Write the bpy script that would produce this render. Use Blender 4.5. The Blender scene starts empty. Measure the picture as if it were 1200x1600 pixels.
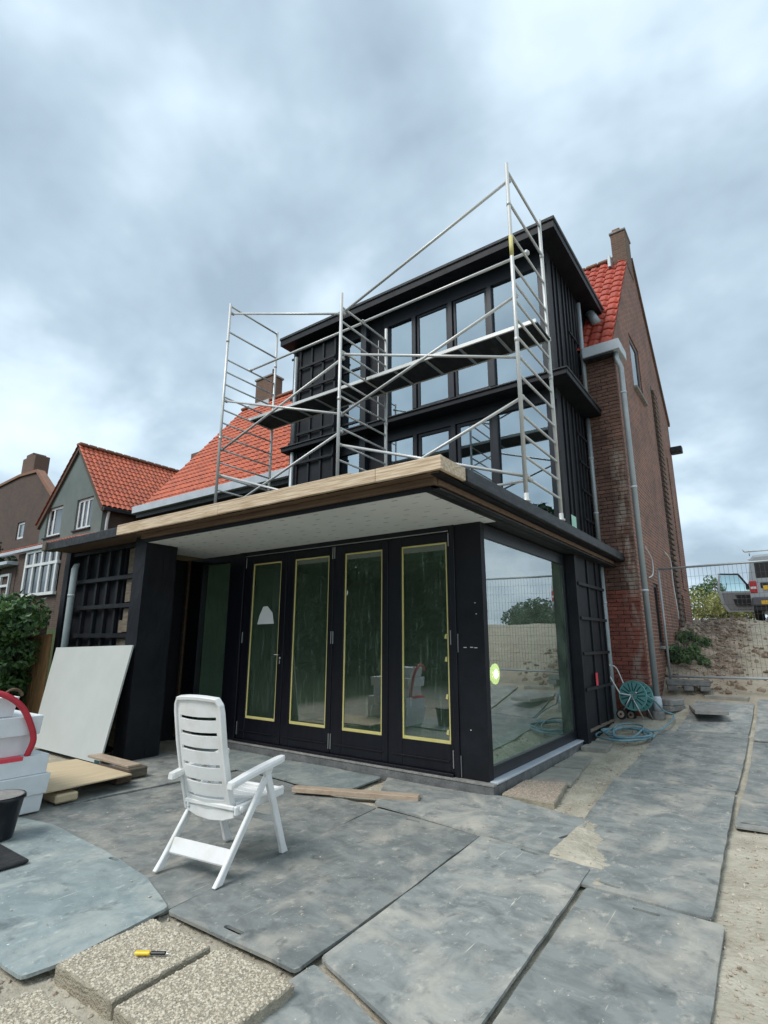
import bpy, bmesh, math, random
from mathutils import Vector, Matrix, noise
random.seed(7)
R = math.radians
sc = bpy.context.scene
COL = sc.collection

# ---------------------------------------------------------------- camera
cam = bpy.data.objects.new('camera', bpy.data.cameras.new('camera'))
COL.objects.link(cam)
cam.location = (2.61, -5.47, 1.55)
yaw, pitch, roll = R(35.873), R(13.416), R(-0.186)
cam.rotation_euler = (Matrix.Rotation(yaw, 3, 'Z') @ Matrix.Rotation(R(90) + pitch, 3, 'X') @ Matrix.Rotation(-roll, 3, 'Z')).to_euler()
cam.data.sensor_fit = 'VERTICAL'
cam.data.sensor_height = 36.0
cam.data.lens = 838.58 / 1600 * 36
cam.data.clip_end = 2000
cam.data.clip_start = 0.05
sc.camera = cam

# ---------------------------------------------------------------- sky, sun, exposure
SUN_EL, SUN_AZ = 52, 200          # azimuth measured from +Y towards +X
w = bpy.data.worlds.new('World'); sc.world = w; w.use_nodes = True
nt = w.node_tree; nt.nodes.clear()
def N(t, **k):
    n = nt.nodes.new(t)
    for a, b in k.items(): setattr(n, a, b)
    return n
L = nt.links.new
out = N('ShaderNodeOutputWorld'); bg = N('ShaderNodeBackground')
sky = N('ShaderNodeTexSky', sky_type='NISHITA', sun_disc=False)
sky.sun_elevation = R(SUN_EL); sky.sun_rotation = R(SUN_AZ); sky.air_density = 1.0; sky.dust_density = 2.0
tc = N('ShaderNodeTexCoord')
sep = N('ShaderNodeSeparateXYZ'); L(tc.outputs['Generated'], sep.inputs[0])
den = N('ShaderNodeMath', operation='MAXIMUM'); L(sep.outputs['Z'], den.inputs[0]); den.inputs[1].default_value = 0.0
den2 = N('ShaderNodeMath', operation='ADD'); L(den.outputs[0], den2.inputs[0]); den2.inputs[1].default_value = 0.42
dx = N('ShaderNodeMath', operation='DIVIDE'); L(sep.outputs['X'], dx.inputs[0]); L(den2.outputs[0], dx.inputs[1])
dy = N('ShaderNodeMath', operation='DIVIDE'); L(sep.outputs['Y'], dy.inputs[0]); L(den2.outputs[0], dy.inputs[1])
cmb = N('ShaderNodeCombineXYZ'); L(dx.outputs[0], cmb.inputs[0]); L(dy.outputs[0], cmb.inputs[1]); cmb.inputs[2].default_value = 3.3
n1 = N('ShaderNodeTexNoise'); n1.inputs['Scale'].default_value = 2.3; n1.inputs['Detail'].default_value = 5; n1.inputs['Roughness'].default_value = 0.47; n1.inputs['Distortion'].default_value = 0.25
L(cmb.outputs[0], n1.inputs['Vector'])
n2 = N('ShaderNodeTexNoise'); n2.inputs['Scale'].default_value = 5.5; n2.inputs['Detail'].default_value = 4; n2.inputs['Roughness'].default_value = 0.5
L(cmb.outputs[0], n2.inputs['Vector'])
mx = N('ShaderNodeMix', data_type='FLOAT'); mx.inputs[0].default_value = 0.28; L(n1.outputs['Fac'], mx.inputs[2]); L(n2.outputs['Fac'], mx.inputs[3])
rp = N('ShaderNodeValToRGB'); L(mx.outputs[0], rp.inputs[0])
el = rp.color_ramp.elements
el[0].position = 0.34; el[0].color = (0.235, 0.305, 0.368, 1)
el[1].position = 0.64; el[1].color = (0.545, 0.63, 0.69, 1)
e = el.new(0.44); e.color = (0.31, 0.395, 0.465, 1)
e = el.new(0.53); e.color = (0.435, 0.53, 0.60, 1)
# thin the cloud a little so that the sky behind it tints it
skm = N('ShaderNodeMix', data_type='RGBA'); skm.inputs[0].default_value = 0.93
sks = N('ShaderNodeMix', data_type='RGBA', blend_type='MULTIPLY'); sks.inputs[0].default_value = 1; L(sky.outputs[0], sks.inputs[6]); sks.inputs[7].default_value = (0.1, 0.1, 0.1, 1)
L(sks.outputs[2], skm.inputs[6]); L(rp.outputs[0], skm.inputs[7])
L(skm.outputs[2], bg.inputs['Color']); bg.inputs['Strength'].default_value = 1.06
L(bg.outputs[0], out.inputs[0])
sd = bpy.data.lights.new('sun', 'SUN'); sd.energy = 1.5; sd.angle = R(25); sd.color = (1.0, 0.97, 0.93)
so = bpy.data.objects.new('sun', sd); COL.objects.link(so)
a = R(SUN_AZ); d = Vector((math.sin(a) * math.cos(R(SUN_EL)), math.cos(a) * math.cos(R(SUN_EL)), math.sin(R(SUN_EL))))
so.rotation_euler = d.to_track_quat('Z', 'Y').to_euler(); so.location = d * 60
vs = sc.view_settings
vs.view_transform = 'Standard'; vs.look = 'None'; vs.gamma = 1; vs.exposure = 0.80; vs.use_curve_mapping = False
sc.cycles.use_denoising = True
sc.cycles.max_bounces = 8; sc.cycles.transparent_max_bounces = 16

# ---------------------------------------------------------------- materials
def mat(name, base, rough=0.6, metal=0.0, var=None, vscale=6.0, detail=6, lo=0.35, hi=0.65, stretch=(1, 1, 1), bump=0.0, bscale=30.0, coord='Object', spec=0.4, vrough=None, rnd=0.0):
    """principled material: base colour mixed with var through noise, fine bump; rnd = per-object brightness spread"""
    m = bpy.data.materials.new(name); m.use_nodes = True
    t = m.node_tree; b = t.nodes['Principled BSDF']; l = t.links.new
    b.inputs['Roughness'].default_value = rough; b.inputs['Metallic'].default_value = metal; b.inputs['Specular IOR Level'].default_value = spec
    b.inputs['Base Color'].default_value = (*base, 1)
    c = None
    if var or bump:
        if coord == 'World':
            g_ = t.nodes.new('ShaderNodeNewGeometry'); src = g_.outputs['Position']
        else:
            tcn = t.nodes.new('ShaderNodeTexCoord'); src = tcn.outputs[coord]
        mp = t.nodes.new('ShaderNodeMapping'); mp.inputs['Scale'].default_value = stretch; l(src, mp.inputs[0])
    if var:
        nz = t.nodes.new('ShaderNodeTexNoise'); nz.inputs['Scale'].default_value = vscale; nz.inputs['Detail'].default_value = detail; nz.inputs['Roughness'].default_value = 0.62
        l(mp.outputs[0], nz.inputs['Vector'])
        mr = t.nodes.new('ShaderNodeMapRange'); mr.inputs[1].default_value = lo; mr.inputs[2].default_value = hi; l(nz.outputs['Fac'], mr.inputs[0])
        mi = t.nodes.new('ShaderNodeMix'); mi.data_type = 'RGBA'; l(mr.outputs[0], mi.inputs[0])
        mi.inputs[6].default_value = (*base, 1); mi.inputs[7].default_value = (*var, 1)
        c = mi.outputs[2]
        if vrough is not None:
            r2 = t.nodes.new('ShaderNodeMapRange'); l(mr.outputs[0], r2.inputs[0]); r2.inputs[3].default_value = rough; r2.inputs[4].default_value = vrough
            l(r2.outputs[0], b.inputs['Roughness'])
    if rnd:
        oi = t.nodes.new('ShaderNodeObjectInfo'); hs = t.nodes.new('ShaderNodeHueSaturation')
        r3 = t.nodes.new('ShaderNodeMapRange'); l(oi.outputs['Random'], r3.inputs[0]); r3.inputs[3].default_value = 1 - rnd; r3.inputs[4].default_value = 1 + rnd
        l(r3.outputs[0], hs.inputs['Value'])
        if c: l(c, hs.inputs['Color'])
        else: hs.inputs['Color'].default_value = (*base, 1)
        c = hs.outputs[0]
    if c: l(c, b.inputs['Base Color'])
    if bump:
        nb = t.nodes.new('ShaderNodeTexNoise'); nb.inputs['Scale'].default_value = bscale; nb.inputs['Detail'].default_value = 5
        l(mp.outputs[0], nb.inputs['Vector'])
        bp = t.nodes.new('ShaderNodeBump'); bp.inputs['Strength'].default_value = bump; bp.inputs['Distance'].default_value = 0.02
        l(nb.outputs['Fac'], bp.inputs['Height']); l(bp.outputs[0], b.inputs['Normal'])
    return m

M = {}
M['membrane'] = mat('black_membrane', (0.0045, 0.0055, 0.0085), 0.6, var=(0.010, 0.0115, 0.016), vscale=2.5, bump=0.5, bscale=4, spec=0.3)
M['batten'] = mat('black_batten', (0.007, 0.008, 0.011), 0.55, var=(0.016, 0.0175, 0.021), vscale=4, bump=0.3, stretch=(1, 1, 1), spec=0.3)
M['blackpaint'] = mat('black_painted_wood', (0.0042, 0.0048, 0.009), 0.36, var=(0.008, 0.009, 0.014), vscale=3, bump=0.12, bscale=40, stretch=(6, 6, 1), spec=0.4)
M['frame'] = mat('dark_grey_frame', (0.011, 0.0135, 0.018), 0.4, var=(0.018, 0.021, 0.027), vscale=3, spec=0.4)
M['bitumen'] = mat('bitumen_edge', (0.012, 0.0135, 0.016), 0.55, var=(0.05, 0.053, 0.056), vscale=5, lo=0.45, hi=0.75, bump=0.4, bscale=40, stretch=(3, 1, 3))
M['pine'] = mat('pine_timber', (0.42, 0.29, 0.175), 0.6, var=(0.68, 0.55, 0.40), vscale=2.6, lo=.38, hi=.60, stretch=(1.0, 9, 26), bump=0.15, bscale=20, rnd=0.06)
M['pine_dark'] = mat('brown_timber', (0.10, 0.06, 0.036), 0.65, var=(0.165, 0.10, 0.06), vscale=2.5, stretch=(1, 8, 14), bump=0.15, rnd=0.1)
M['darkwood'] = mat('dark_brown_timber', (0.065, 0.042, 0.028), 0.7, var=(0.11, 0.07, 0.045), vscale=2.5, stretch=(1, 6, 14), bump=0.2)
M['greywood'] = mat('weathered_timber', (0.19, 0.155, 0.115), 0.75, var=(0.10, 0.082, 0.06), vscale=3, stretch=(2, 2, 12), bump=0.3, rnd=0.1)
M['plankwood'] = mat('planed_plank', (0.36, 0.26, 0.18), 0.65, var=(0.46, 0.37, 0.28), vscale=3, stretch=(2, 9, 9), bump=0.2)
M['ply'] = mat('plywood', (0.62, 0.50, 0.32), 0.6, var=(0.52, 0.40, 0.25), vscale=2.5, stretch=(8, 1, 1), bump=0.1)
M['fencewood'] = mat('fence_wood', (0.16, 0.085, 0.035), 0.75, var=(0.24, 0.14, 0.06), vscale=3, stretch=(6, 6, 1), bump=0.3, rnd=0.15)
M['alu'] = mat('scaffold_aluminium', (0.62, 0.62, 0.60), 0.45, metal=0.35, var=(0.50, 0.49, 0.46), vscale=1.6, lo=0.4, hi=0.75)
M['tubegrey'] = mat('zinc_pipe', (0.30, 0.34, 0.36), 0.45, metal=0.3, var=(0.38, 0.41, 0.42), vscale=3, bump=0.1)
M['pvc'] = mat('grey_plastic_pipe', (0.36, 0.42, 0.43), 0.4, var=(0.30, 0.35, 0.36), vscale=3)
M['white'] = mat('white_paint', (0.72, 0.73, 0.72), 0.45, var=(0.62, 0.63, 0.62), vscale=3)
M['zincwhite'] = mat('pale_grey_gutter', (0.52, 0.56, 0.60), 0.5, var=(0.42, 0.46, 0.50), vscale=2)
M['plastic'] = mat('white_plastic', (0.74, 0.735, 0.72), 0.36, var=(0.58, 0.565, 0.52), vscale=6, detail=9, lo=0.47, hi=0.85, bump=0.04, bscale=80)
M['foam'] = mat('white_foam', (0.80, 0.82, 0.83), 0.8, var=(0.72, 0.74, 0.75), vscale=5, bump=0.25, bscale=160)
M['gypsum'] = mat('plasterboard_grey', (0.46, 0.48, 0.46), 0.8, var=(0.51, 0.53, 0.51), vscale=1.5, bump=0.03)
M['tape'] = mat('masking_tape_yellow', (0.62, 0.54, 0.17), 0.6, var=(0.68, 0.60, 0.26), vscale=8)
M['red'] = mat('red_hose', (0.55, 0.035, 0.055), 0.45, var=(0.42, 0.03, 0.045), vscale=8)
M['redtape'] = mat('red_tape', (0.75, 0.06, 0.09), 0.4)
M['steel'] = mat('steel', (0.55, 0.55, 0.54), 0.3, metal=0.9)
M['rubber'] = mat('black_rubber', (0.018, 0.018, 0.019), 0.55, var=(0.04, 0.04, 0.04), vscale=20, bump=0.3)
M['bucket'] = mat('black_bucket_plastic', (0.012, 0.014, 0.02), 0.35, var=(0.05, 0.05, 0.05), vscale=9, lo=0.5, hi=0.8)
M['paper'] = mat('paper', (0.75, 0.75, 0.74), 0.7)
M['note'] = mat('pale_green_paper', (0.45, 0.72, 0.58), 0.7)
M['concrete'] = mat('concrete', (0.30, 0.29, 0.27), 0.85, var=(0.20, 0.195, 0.18), vscale=9, bump=0.5, bscale=60)
M['darkconcrete'] = mat('plinth_concrete', (0.10, 0.105, 0.105), 0.8, var=(0.19, 0.19, 0.185), vscale=7, bump=0.4, bscale=50)
M['paver'] = mat('worn_concrete_paver', (0.34, 0.32, 0.27), 0.85, var=(0.24, 0.23, 0.20), vscale=7, bump=0.4, bscale=50, rnd=0.08)
M['cement'] = mat('aggregate_binder', (0.42, 0.375, 0.285), 0.9, var=(0.30, 0.265, 0.20), vscale=18, bump=0.9, bscale=90)
M['pebble'] = mat('pebbles', (0.58, 0.52, 0.41), 0.7, var=(0.36, 0.305, 0.225), vscale=60, detail=1, lo=0.4, hi=0.6)
M['pebble_pink'] = mat('pink_pebbles', (0.52, 0.42, 0.34), 0.7, var=(0.32, 0.23, 0.18), vscale=60, detail=1, lo=0.4, hi=0.6)
M['rubble'] = mat('rubble_stone', (0.50, 0.45, 0.37), 0.9, var=(0.36, 0.295, 0.23), vscale=9, detail=3, lo=.42, hi=.6)
M['earth_stone'] = mat('earthy_stone', (0.33, 0.265, 0.20), 0.9, var=(0.17, 0.12, 0.085), vscale=5, detail=4, lo=.42, hi=.6)
M['stucco'] = mat('grey_green_render', (0.115, 0.145, 0.135), 0.85, var=(0.15, 0.18, 0.165), vscale=1.2, bump=0.2, bscale=30)
M['tile'] = mat('red_clay_tile', (0.50, 0.075, 0.035), 0.55, var=(0.36, 0.05, 0.03), vscale=5, bump=0.1, rnd=0.18)
M['tile_orange'] = mat('orange_clay_tile', (0.55, 0.125, 0.055), 0.65, var=(0.27, 0.07, 0.04), vscale=3.6, detail=10, lo=0.38, hi=0.68, bump=0.15)
M['ridge'] = mat('mossy_ridge_tile', (0.17, 0.12, 0.085), 0.8, var=(0.30, 0.13, 0.08), vscale=3)
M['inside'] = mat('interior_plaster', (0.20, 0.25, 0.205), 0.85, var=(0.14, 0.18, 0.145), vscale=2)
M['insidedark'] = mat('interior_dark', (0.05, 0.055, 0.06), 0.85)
M['screed'] = mat('interior_screed', (0.42, 0.52, 0.42), 0.7, var=(0.33, 0.42, 0.33), vscale=3)
M['teal'] = mat('teal_plastic', (0.13, 0.33, 0.315), 0.4, var=(0.17, 0.39, 0.375), vscale=6)
M['tealdark'] = mat('dark_teal_recess', (0.02, 0.075, 0.075), 0.5)
M['hose'] = mat('blue_grey_hose', (0.10, 0.215, 0.265), 0.4, var=(0.19, 0.33, 0.37), vscale=12)
M['bark'] = mat('bark', (0.10, 0.075, 0.05), 0.9, var=(0.05, 0.04, 0.03), vscale=10, stretch=(3, 3, 1), bump=0.6)
M['van'] = mat('silver_van_paint', (0.40, 0.42, 0.43), 0.3, metal=0.4, spec=0.5)
M['vandark'] = mat('van_black_plastic', (0.02, 0.02, 0.022), 0.5)
M['vantrim'] = mat('van_grey_trim', (0.10, 0.10, 0.11), 0.6)
M['vanseat'] = mat('van_door_lining', (0.17, 0.17, 0.175), 0.7)
M['lightred'] = mat('tail_light_red', (0.45, 0.02, 0.025), 0.2)
M['plate_y'] = mat('number_plate_yellow', (0.72, 0.42, 0.03), 0.4)
M['knifeyellow'] = mat('yellow_knife_plastic', (0.80, 0.55, 0.02), 0.35)

def leafmat(name, a, b, c):
    m = bpy.data.materials.new(name); m.use_nodes = True; t = m.node_tree; bs = t.nodes['Principled BSDF']; l = t.links.new
    gm = t.nodes.new('ShaderNodeNewGeometry')
    nz = t.nodes.new('ShaderNodeTexNoise'); nz.inputs['Scale'].default_value = 5.0; nz.inputs['Detail'].default_value = 4; l(gm.outputs['Position'], nz.inputs['Vector'])
    rp = t.nodes.new('ShaderNodeValToRGB'); e = rp.color_ramp.elements
    e[0].position = .35; e[0].color = (*a, 1); e[1].position = .68; e[1].color = (*c, 1); x = e.new(.5); x.color = (*b, 1)
    l(nz.outputs['Fac'], rp.inputs[0])
    l(rp.outputs[0], bs.inputs['Base Color']); bs.inputs['Roughness'].default_value = 0.42; bs.inputs['Specular IOR Level'].default_value = 0.5
    tr = t.nodes.new('ShaderNodeBsdfTranslucent'); l(rp.outputs[0], tr.inputs[0])
    ms = t.nodes.new('ShaderNodeMixShader'); ms.inputs[0].default_value = 0.25; l(bs.outputs[0], ms.inputs[1]); l(tr.outputs[0], ms.inputs[2])
    l(ms.outputs[0], t.nodes['Material Output'].inputs[0]); return m
M['leaf_hedge'] = leafmat('hedge_leaf', (0.022, 0.06, 0.02), (0.055, 0.125, 0.038), (0.15, 0.25, 0.07))
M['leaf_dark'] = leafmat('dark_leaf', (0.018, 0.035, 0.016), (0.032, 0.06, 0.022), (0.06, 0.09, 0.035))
M['leaf_light'] = leafmat('light_leaf', (0.22, 0.24, 0.07), (0.33, 0.35, 0.11), (0.46, 0.45, 0.18))
M['leaf_weed'] = leafmat('weed_leaf', (0.05, 0.11, 0.035), (0.09, 0.17, 0.055), (0.16, 0.25, 0.09))

def brickmat(name, c1, c2, mortar, scale=1.0, dirt=(0.06, 0.05, 0.045)):
    m = bpy.data.materials.new(name); m.use_nodes = True; t = m.node_tree; b = t.nodes['Principled BSDF']; l = t.links.new
    gm = t.nodes.new('ShaderNodeNewGeometry'); sp = t.nodes.new('ShaderNodeSeparateXYZ'); l(gm.outputs['Position'], sp.inputs[0])
    ad = t.nodes.new('ShaderNodeMath'); l(sp.outputs['X'], ad.inputs[0]); l(sp.outputs['Y'], ad.inputs[1])
    cb = t.nodes.new('ShaderNodeCombineXYZ'); l(ad.outputs[0], cb.inputs[0]); l(sp.outputs['Z'], cb.inputs[1])
    br = t.nodes.new('ShaderNodeTexBrick'); l(cb.outputs[0], br.inputs['Vector'])
    br.inputs['Color1'].default_value = (*c1, 1); br.inputs['Color2'].default_value = (*c2, 1); br.inputs['Mortar'].default_value = (*mortar, 1)
    br.inputs['Scale'].default_value = 1.0; br.inputs['Brick Width'].default_value = 0.22 * scale; br.inputs['Row Height'].default_value = 0.068 * scale
    br.inputs['Mortar Size'].default_value = 0.009 * scale; br.inputs['Mortar Smooth'].default_value = 0.15; br.inputs['Bias'].default_value = -0.1
    nz = t.nodes.new('ShaderNodeTexNoise'); nz.inputs['Scale'].default_value = 1.3; nz.inputs['Detail'].default_value = 7; l(gm.outputs['Position'], nz.inputs['Vector'])
    mr = t.nodes.new('ShaderNodeMapRange'); mr.inputs[1].default_value = .42; mr.inputs[2].default_value = .75; l(nz.outputs['Fac'], mr.inputs[0])
    mu = t.nodes.new('ShaderNodeMath'); mu.operation = 'MULTIPLY'; mu.inputs[1].default_value = .6; l(mr.outputs[0], mu.inputs[0])
    mi = t.nodes.new('ShaderNodeMix'); mi.data_type = 'RGBA'; l(mu.outputs[0], mi.inputs[0]); l(br.outputs['Color'], mi.inputs[6]); mi.inputs[7].default_value = (*dirt, 1)
    l(mi.outputs[2], b.inputs['Base Color']); b.inputs['Roughness'].default_value = .85
    bp = t.nodes.new('ShaderNodeBump'); bp.invert = True; bp.inputs['Strength'].default_value = .7; bp.inputs['Distance'].default_value = .012
    l(br.outputs['Fac'], bp.inputs['Height']); l(bp.outputs[0], b.inputs['Normal']); return m
M['brick_wall'] = brickmat('gable_brick', (0.28, 0.090, 0.052), (0.135, 0.048, 0.032), (0.31, 0.25, 0.195), dirt=(0.085, 0.05, 0.036))
M['brick_far'] = brickmat('brown_brick', (0.115, 0.062, 0.044), (0.072, 0.042, 0.032), (0.12, 0.098, 0.08))
M['brick_chimney'] = brickmat('chimney_brick', (0.175, 0.085, 0.055), (0.115, 0.06, 0.042), (0.17, 0.135, 0.105), dirt=(0.09, 0.07, 0.045))

def brickpiece(name, base, var, stain):
    """colour of single bricks, with the white lime streak that runs down the pier"""
    m = mat(name, base, 0.85, var=var, vscale=9, detail=5, bump=0.5, bscale=60, coord='World', rnd=0.22)
    t = m.node_tree; l = t.links.new; b = t.nodes['Principled BSDF']
    src = b.inputs['Base Color'].links[0].from_socket
    gm = t.nodes.new('ShaderNodeNewGeometry'); sp = t.nodes.new('ShaderNodeSeparateXYZ'); l(gm.outputs['Position'], sp.inputs[0])
    nz = t.nodes.new('ShaderNodeTexNoise'); nz.inputs['Scale'].default_value = 3.0; nz.inputs['Detail'].default_value = 8
    mp = t.nodes.new('ShaderNodeMapping'); mp.inputs['Scale'].default_value = (5, 5, 1.4); l(gm.outputs['Position'], mp.inputs[0]); l(mp.outputs[0], nz.inputs['Vector'])
    sx = t.nodes.new('ShaderNodeMath'); sx.operation = 'SUBTRACT'; l(sp.outputs['X'], sx.inputs[0]); sx.inputs[1].default_value = 0.52
    ab = t.nodes.new('ShaderNodeMath'); ab.operation = 'ABSOLUTE'; l(sx.outputs[0], ab.inputs[0])
    a1 = t.nodes.new('ShaderNodeMapRange'); l(ab.outputs[0], a1.inputs[0]); a1.inputs[1].default_value = .17; a1.inputs[2].default_value = .05
    z1 = t.nodes.new('ShaderNodeMapRange'); l(sp.outputs['Z'], z1.inputs[0]); z1.inputs[1].default_value = 5.4; z1.inputs[2].default_value = 4.9
    mm = t.nodes.new('ShaderNodeMath'); mm.operation = 'MULTIPLY'; l(a1.outputs[0], mm.inputs[0]); l(z1.outputs[0], mm.inputs[1])
    m2 = t.nodes.new('ShaderNodeMapRange'); l(nz.outputs['Fac'], m2.inputs[0]); m2.inputs[1].default_value = .45; m2.inputs[2].default_value = .62
    m3 = t.nodes.new('ShaderNodeMath'); m3.operation = 'MULTIPLY'; l(mm.outputs[0], m3.inputs[0]); l(m2.outputs[0], m3.inputs[1])
    m4 = t.nodes.new('ShaderNodeMath'); m4.operation = 'MULTIPLY'; l(m3.outputs[0], m4.inputs[0]); m4.inputs[1].default_value = stain
    mi = t.nodes.new('ShaderNodeMix'); mi.data_type = 'RGBA'; l(m4.outputs[0], mi.inputs[0]); l(src, mi.inputs[6]); mi.inputs[7].default_value = (.42, .38, .32, 1)
    l(mi.outputs[2], b.inputs['Base Color']); return m
M['brick_red'] = brickpiece('red_brick', (0.30, 0.092, 0.065), (0.20, 0.068, 0.052), 0.5)
M['brick_brown'] = brickpiece('brown_weathered_brick', (0.19, 0.10, 0.075), (0.12, 0.07, 0.054), 0.55)
M['mortar'] = mat('mortar', (0.24, 0.21, 0.175), 0.9, var=(0.15, 0.13, 0.11), vscale=8)

def glassmat(name, tint, base, ior, rough=0.0, dirt=0.0, refl=(.96, .98, 1)):
    m = bpy.data.materials.new(name); m.use_nodes = True; t = m.node_tree; t.nodes.remove(t.nodes['Principled BSDF']); l = t.links.new
    tr = t.nodes.new('ShaderNodeBsdfTransparent'); tr.inputs[0].default_value = (*tint, 1)
    gl = t.nodes.new('ShaderNodeBsdfGlossy'); gl.inputs['Roughness'].default_value = rough; gl.inputs['Color'].default_value = (*refl, 1)
    fr = t.nodes.new('ShaderNodeFresnel'); fr.inputs[0].default_value = ior
    mr = t.nodes.new('ShaderNodeMapRange'); l(fr.outputs[0], mr.inputs[0]); mr.inputs[3].default_value = base; mr.inputs[4].default_value = 1.0
    gb_ = t.nodes.new('ShaderNodeNewGeometry'); inv = t.nodes.new('ShaderNodeMath'); inv.operation = 'SUBTRACT'; inv.inputs[0].default_value = 1; l(gb_.outputs['Backfacing'], inv.inputs[1])
    fm_ = t.nodes.new('ShaderNodeMath'); fm_.operation = 'MULTIPLY'; l(mr.outputs[0], fm_.inputs[0]); l(inv.outputs[0], fm_.inputs[1])
    ms = t.nodes.new('ShaderNodeMixShader'); l(fm_.outputs[0], ms.inputs[0]); l(tr.outputs[0], ms.inputs[1]); l(gl.outputs[0], ms.inputs[2])
    # slight unevenness of the pane
    gm = t.nodes.new('ShaderNodeNewGeometry'); nz = t.nodes.new('ShaderNodeTexNoise'); nz.inputs['Scale'].default_value = 0.9; nz.inputs['Detail'].default_value = 1
    l(gm.outputs['Position'], nz.inputs['Vector']); bp = t.nodes.new('ShaderNodeBump'); bp.inputs['Strength'].default_value = .12; bp.inputs['Distance'].default_value = .02
    l(nz.outputs['Fac'], bp.inputs['Height']); l(bp.outputs[0], gl.inputs['Normal'])
    last = ms
    if dirt:
        df = t.nodes.new('ShaderNodeBsdfDiffuse'); df.inputs[0].default_value = (.52, .66, .50, 1)  # green tint paints a pale veil of light along with the dirt
        n2 = t.nodes.new('ShaderNodeTexNoise'); n2.inputs['Scale'].default_value = 3; n2.inputs['Detail'].default_value = 7; l(gm.outputs['Position'], n2.inputs['Vector'])
        r2 = t.nodes.new('ShaderNodeMapRange'); l(n2.outputs['Fac'], r2.inputs[0]); r2.inputs[1].default_value = .3; r2.inputs[2].default_value = .8; r2.inputs[3].default_value = dirt * .4; r2.inputs[4].default_value = dirt * 1.6
        m2 = t.nodes.new('ShaderNodeMixShader'); l(r2.outputs[0], m2.inputs[0]); l(ms.outputs[0], m2.inputs[1]); l(df.outputs[0], m2.inputs[2]); last = m2
    l(last.outputs[0], t.nodes['Material Output'].inputs[0]); return m
M['glass_up'] = glassmat('coated_glass', (.6, .66, .7), 0.46, 1.45, refl=(.80, .93, 1.0))
M['glass_side'] = glassmat('large_pane_glass', (.86, .96, .89), 0.36, 1.7, dirt=0.075)  # dirt amount raised for the painted pale green veil
M['glass_door'] = glassmat('door_glass', (.90, .955, .91), 0.17, 1.5, dirt=0.015)
M['glass_car'] = glassmat('car_glass', (.80, .92, .93), 0.10, 1.5)
M['glass_far'] = glassmat('old_window_glass', (.5, .52, .52), 0.12, 1.5)

def filmmat():
    """wrinkled protective plastic film behind the door glass"""
    m = bpy.data.materials.new('plastic_film'); m.use_nodes = True; t = m.node_tree; t.nodes.remove(t.nodes['Principled BSDF']); l = t.links.new
    gm = t.nodes.new('ShaderNodeNewGeometry'); mp = t.nodes.new('ShaderNodeMapping'); mp.inputs['Scale'].default_value = (30, 1, 2.2); mp.inputs['Rotation'].default_value = (0, R(9), 0); l(gm.outputs['Position'], mp.inputs[0])
    nz = t.nodes.new('ShaderNodeTexNoise'); nz.inputs['Scale'].default_value = 1.1; nz.inputs['Detail'].default_value = 5; nz.inputs['Distortion'].default_value = .8; l(mp.outputs[0], nz.inputs['Vector'])
    mr = t.nodes.new('ShaderNodeMapRange'); l(nz.outputs['Fac'], mr.inputs[0]); mr.inputs[1].default_value = .53; mr.inputs[2].default_value = .82; mr.inputs[3].default_value = .05; mr.inputs[4].default_value = .42
    tr = t.nodes.new('ShaderNodeBsdfTransparent'); tr.inputs[0].default_value = (.90, .95, .91, 1)
    df = t.nodes.new('ShaderNodeBsdfPrincipled'); df.inputs['Base Color'].default_value = (.60, .66, .58, 1); df.inputs['Roughness'].default_value = .35
    bp = t.nodes.new('ShaderNodeBump'); bp.inputs['Strength'].default_value = .8; bp.inputs['Distance'].default_value = .03; l(nz.outputs['Fac'], bp.inputs['Height']); l(bp.outputs[0], df.inputs['Normal'])
    ms = t.nodes.new('ShaderNodeMixShader'); l(mr.outputs[0], ms.inputs[0]); l(tr.outputs[0], ms.inputs[1]); l(df.outputs[0], ms.inputs[2]); l(ms.outputs[0], t.nodes['Material Output'].inputs[0]); return m
M['film'] = filmmat()

def emit(name, c, s):
    m = bpy.data.materials.new(name); m.use_nodes = True; b = m.node_tree.nodes['Principled BSDF']
    b.inputs['Base Color'].default_value = (*c, 1); b.inputs['Emission Color'].default_value = (*c, 1); b.inputs['Emission Strength'].default_value = s; return m
M['lamp_glow'] = emit('lamp_halo', (0.80, 0.92, 0.30), 0.85)  # yellow-green emission imitates the halo around the lit lamp
M['lamp'] = emit('work_lamp_light', (1.0, 0.97, 0.62), 18.0)

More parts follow.
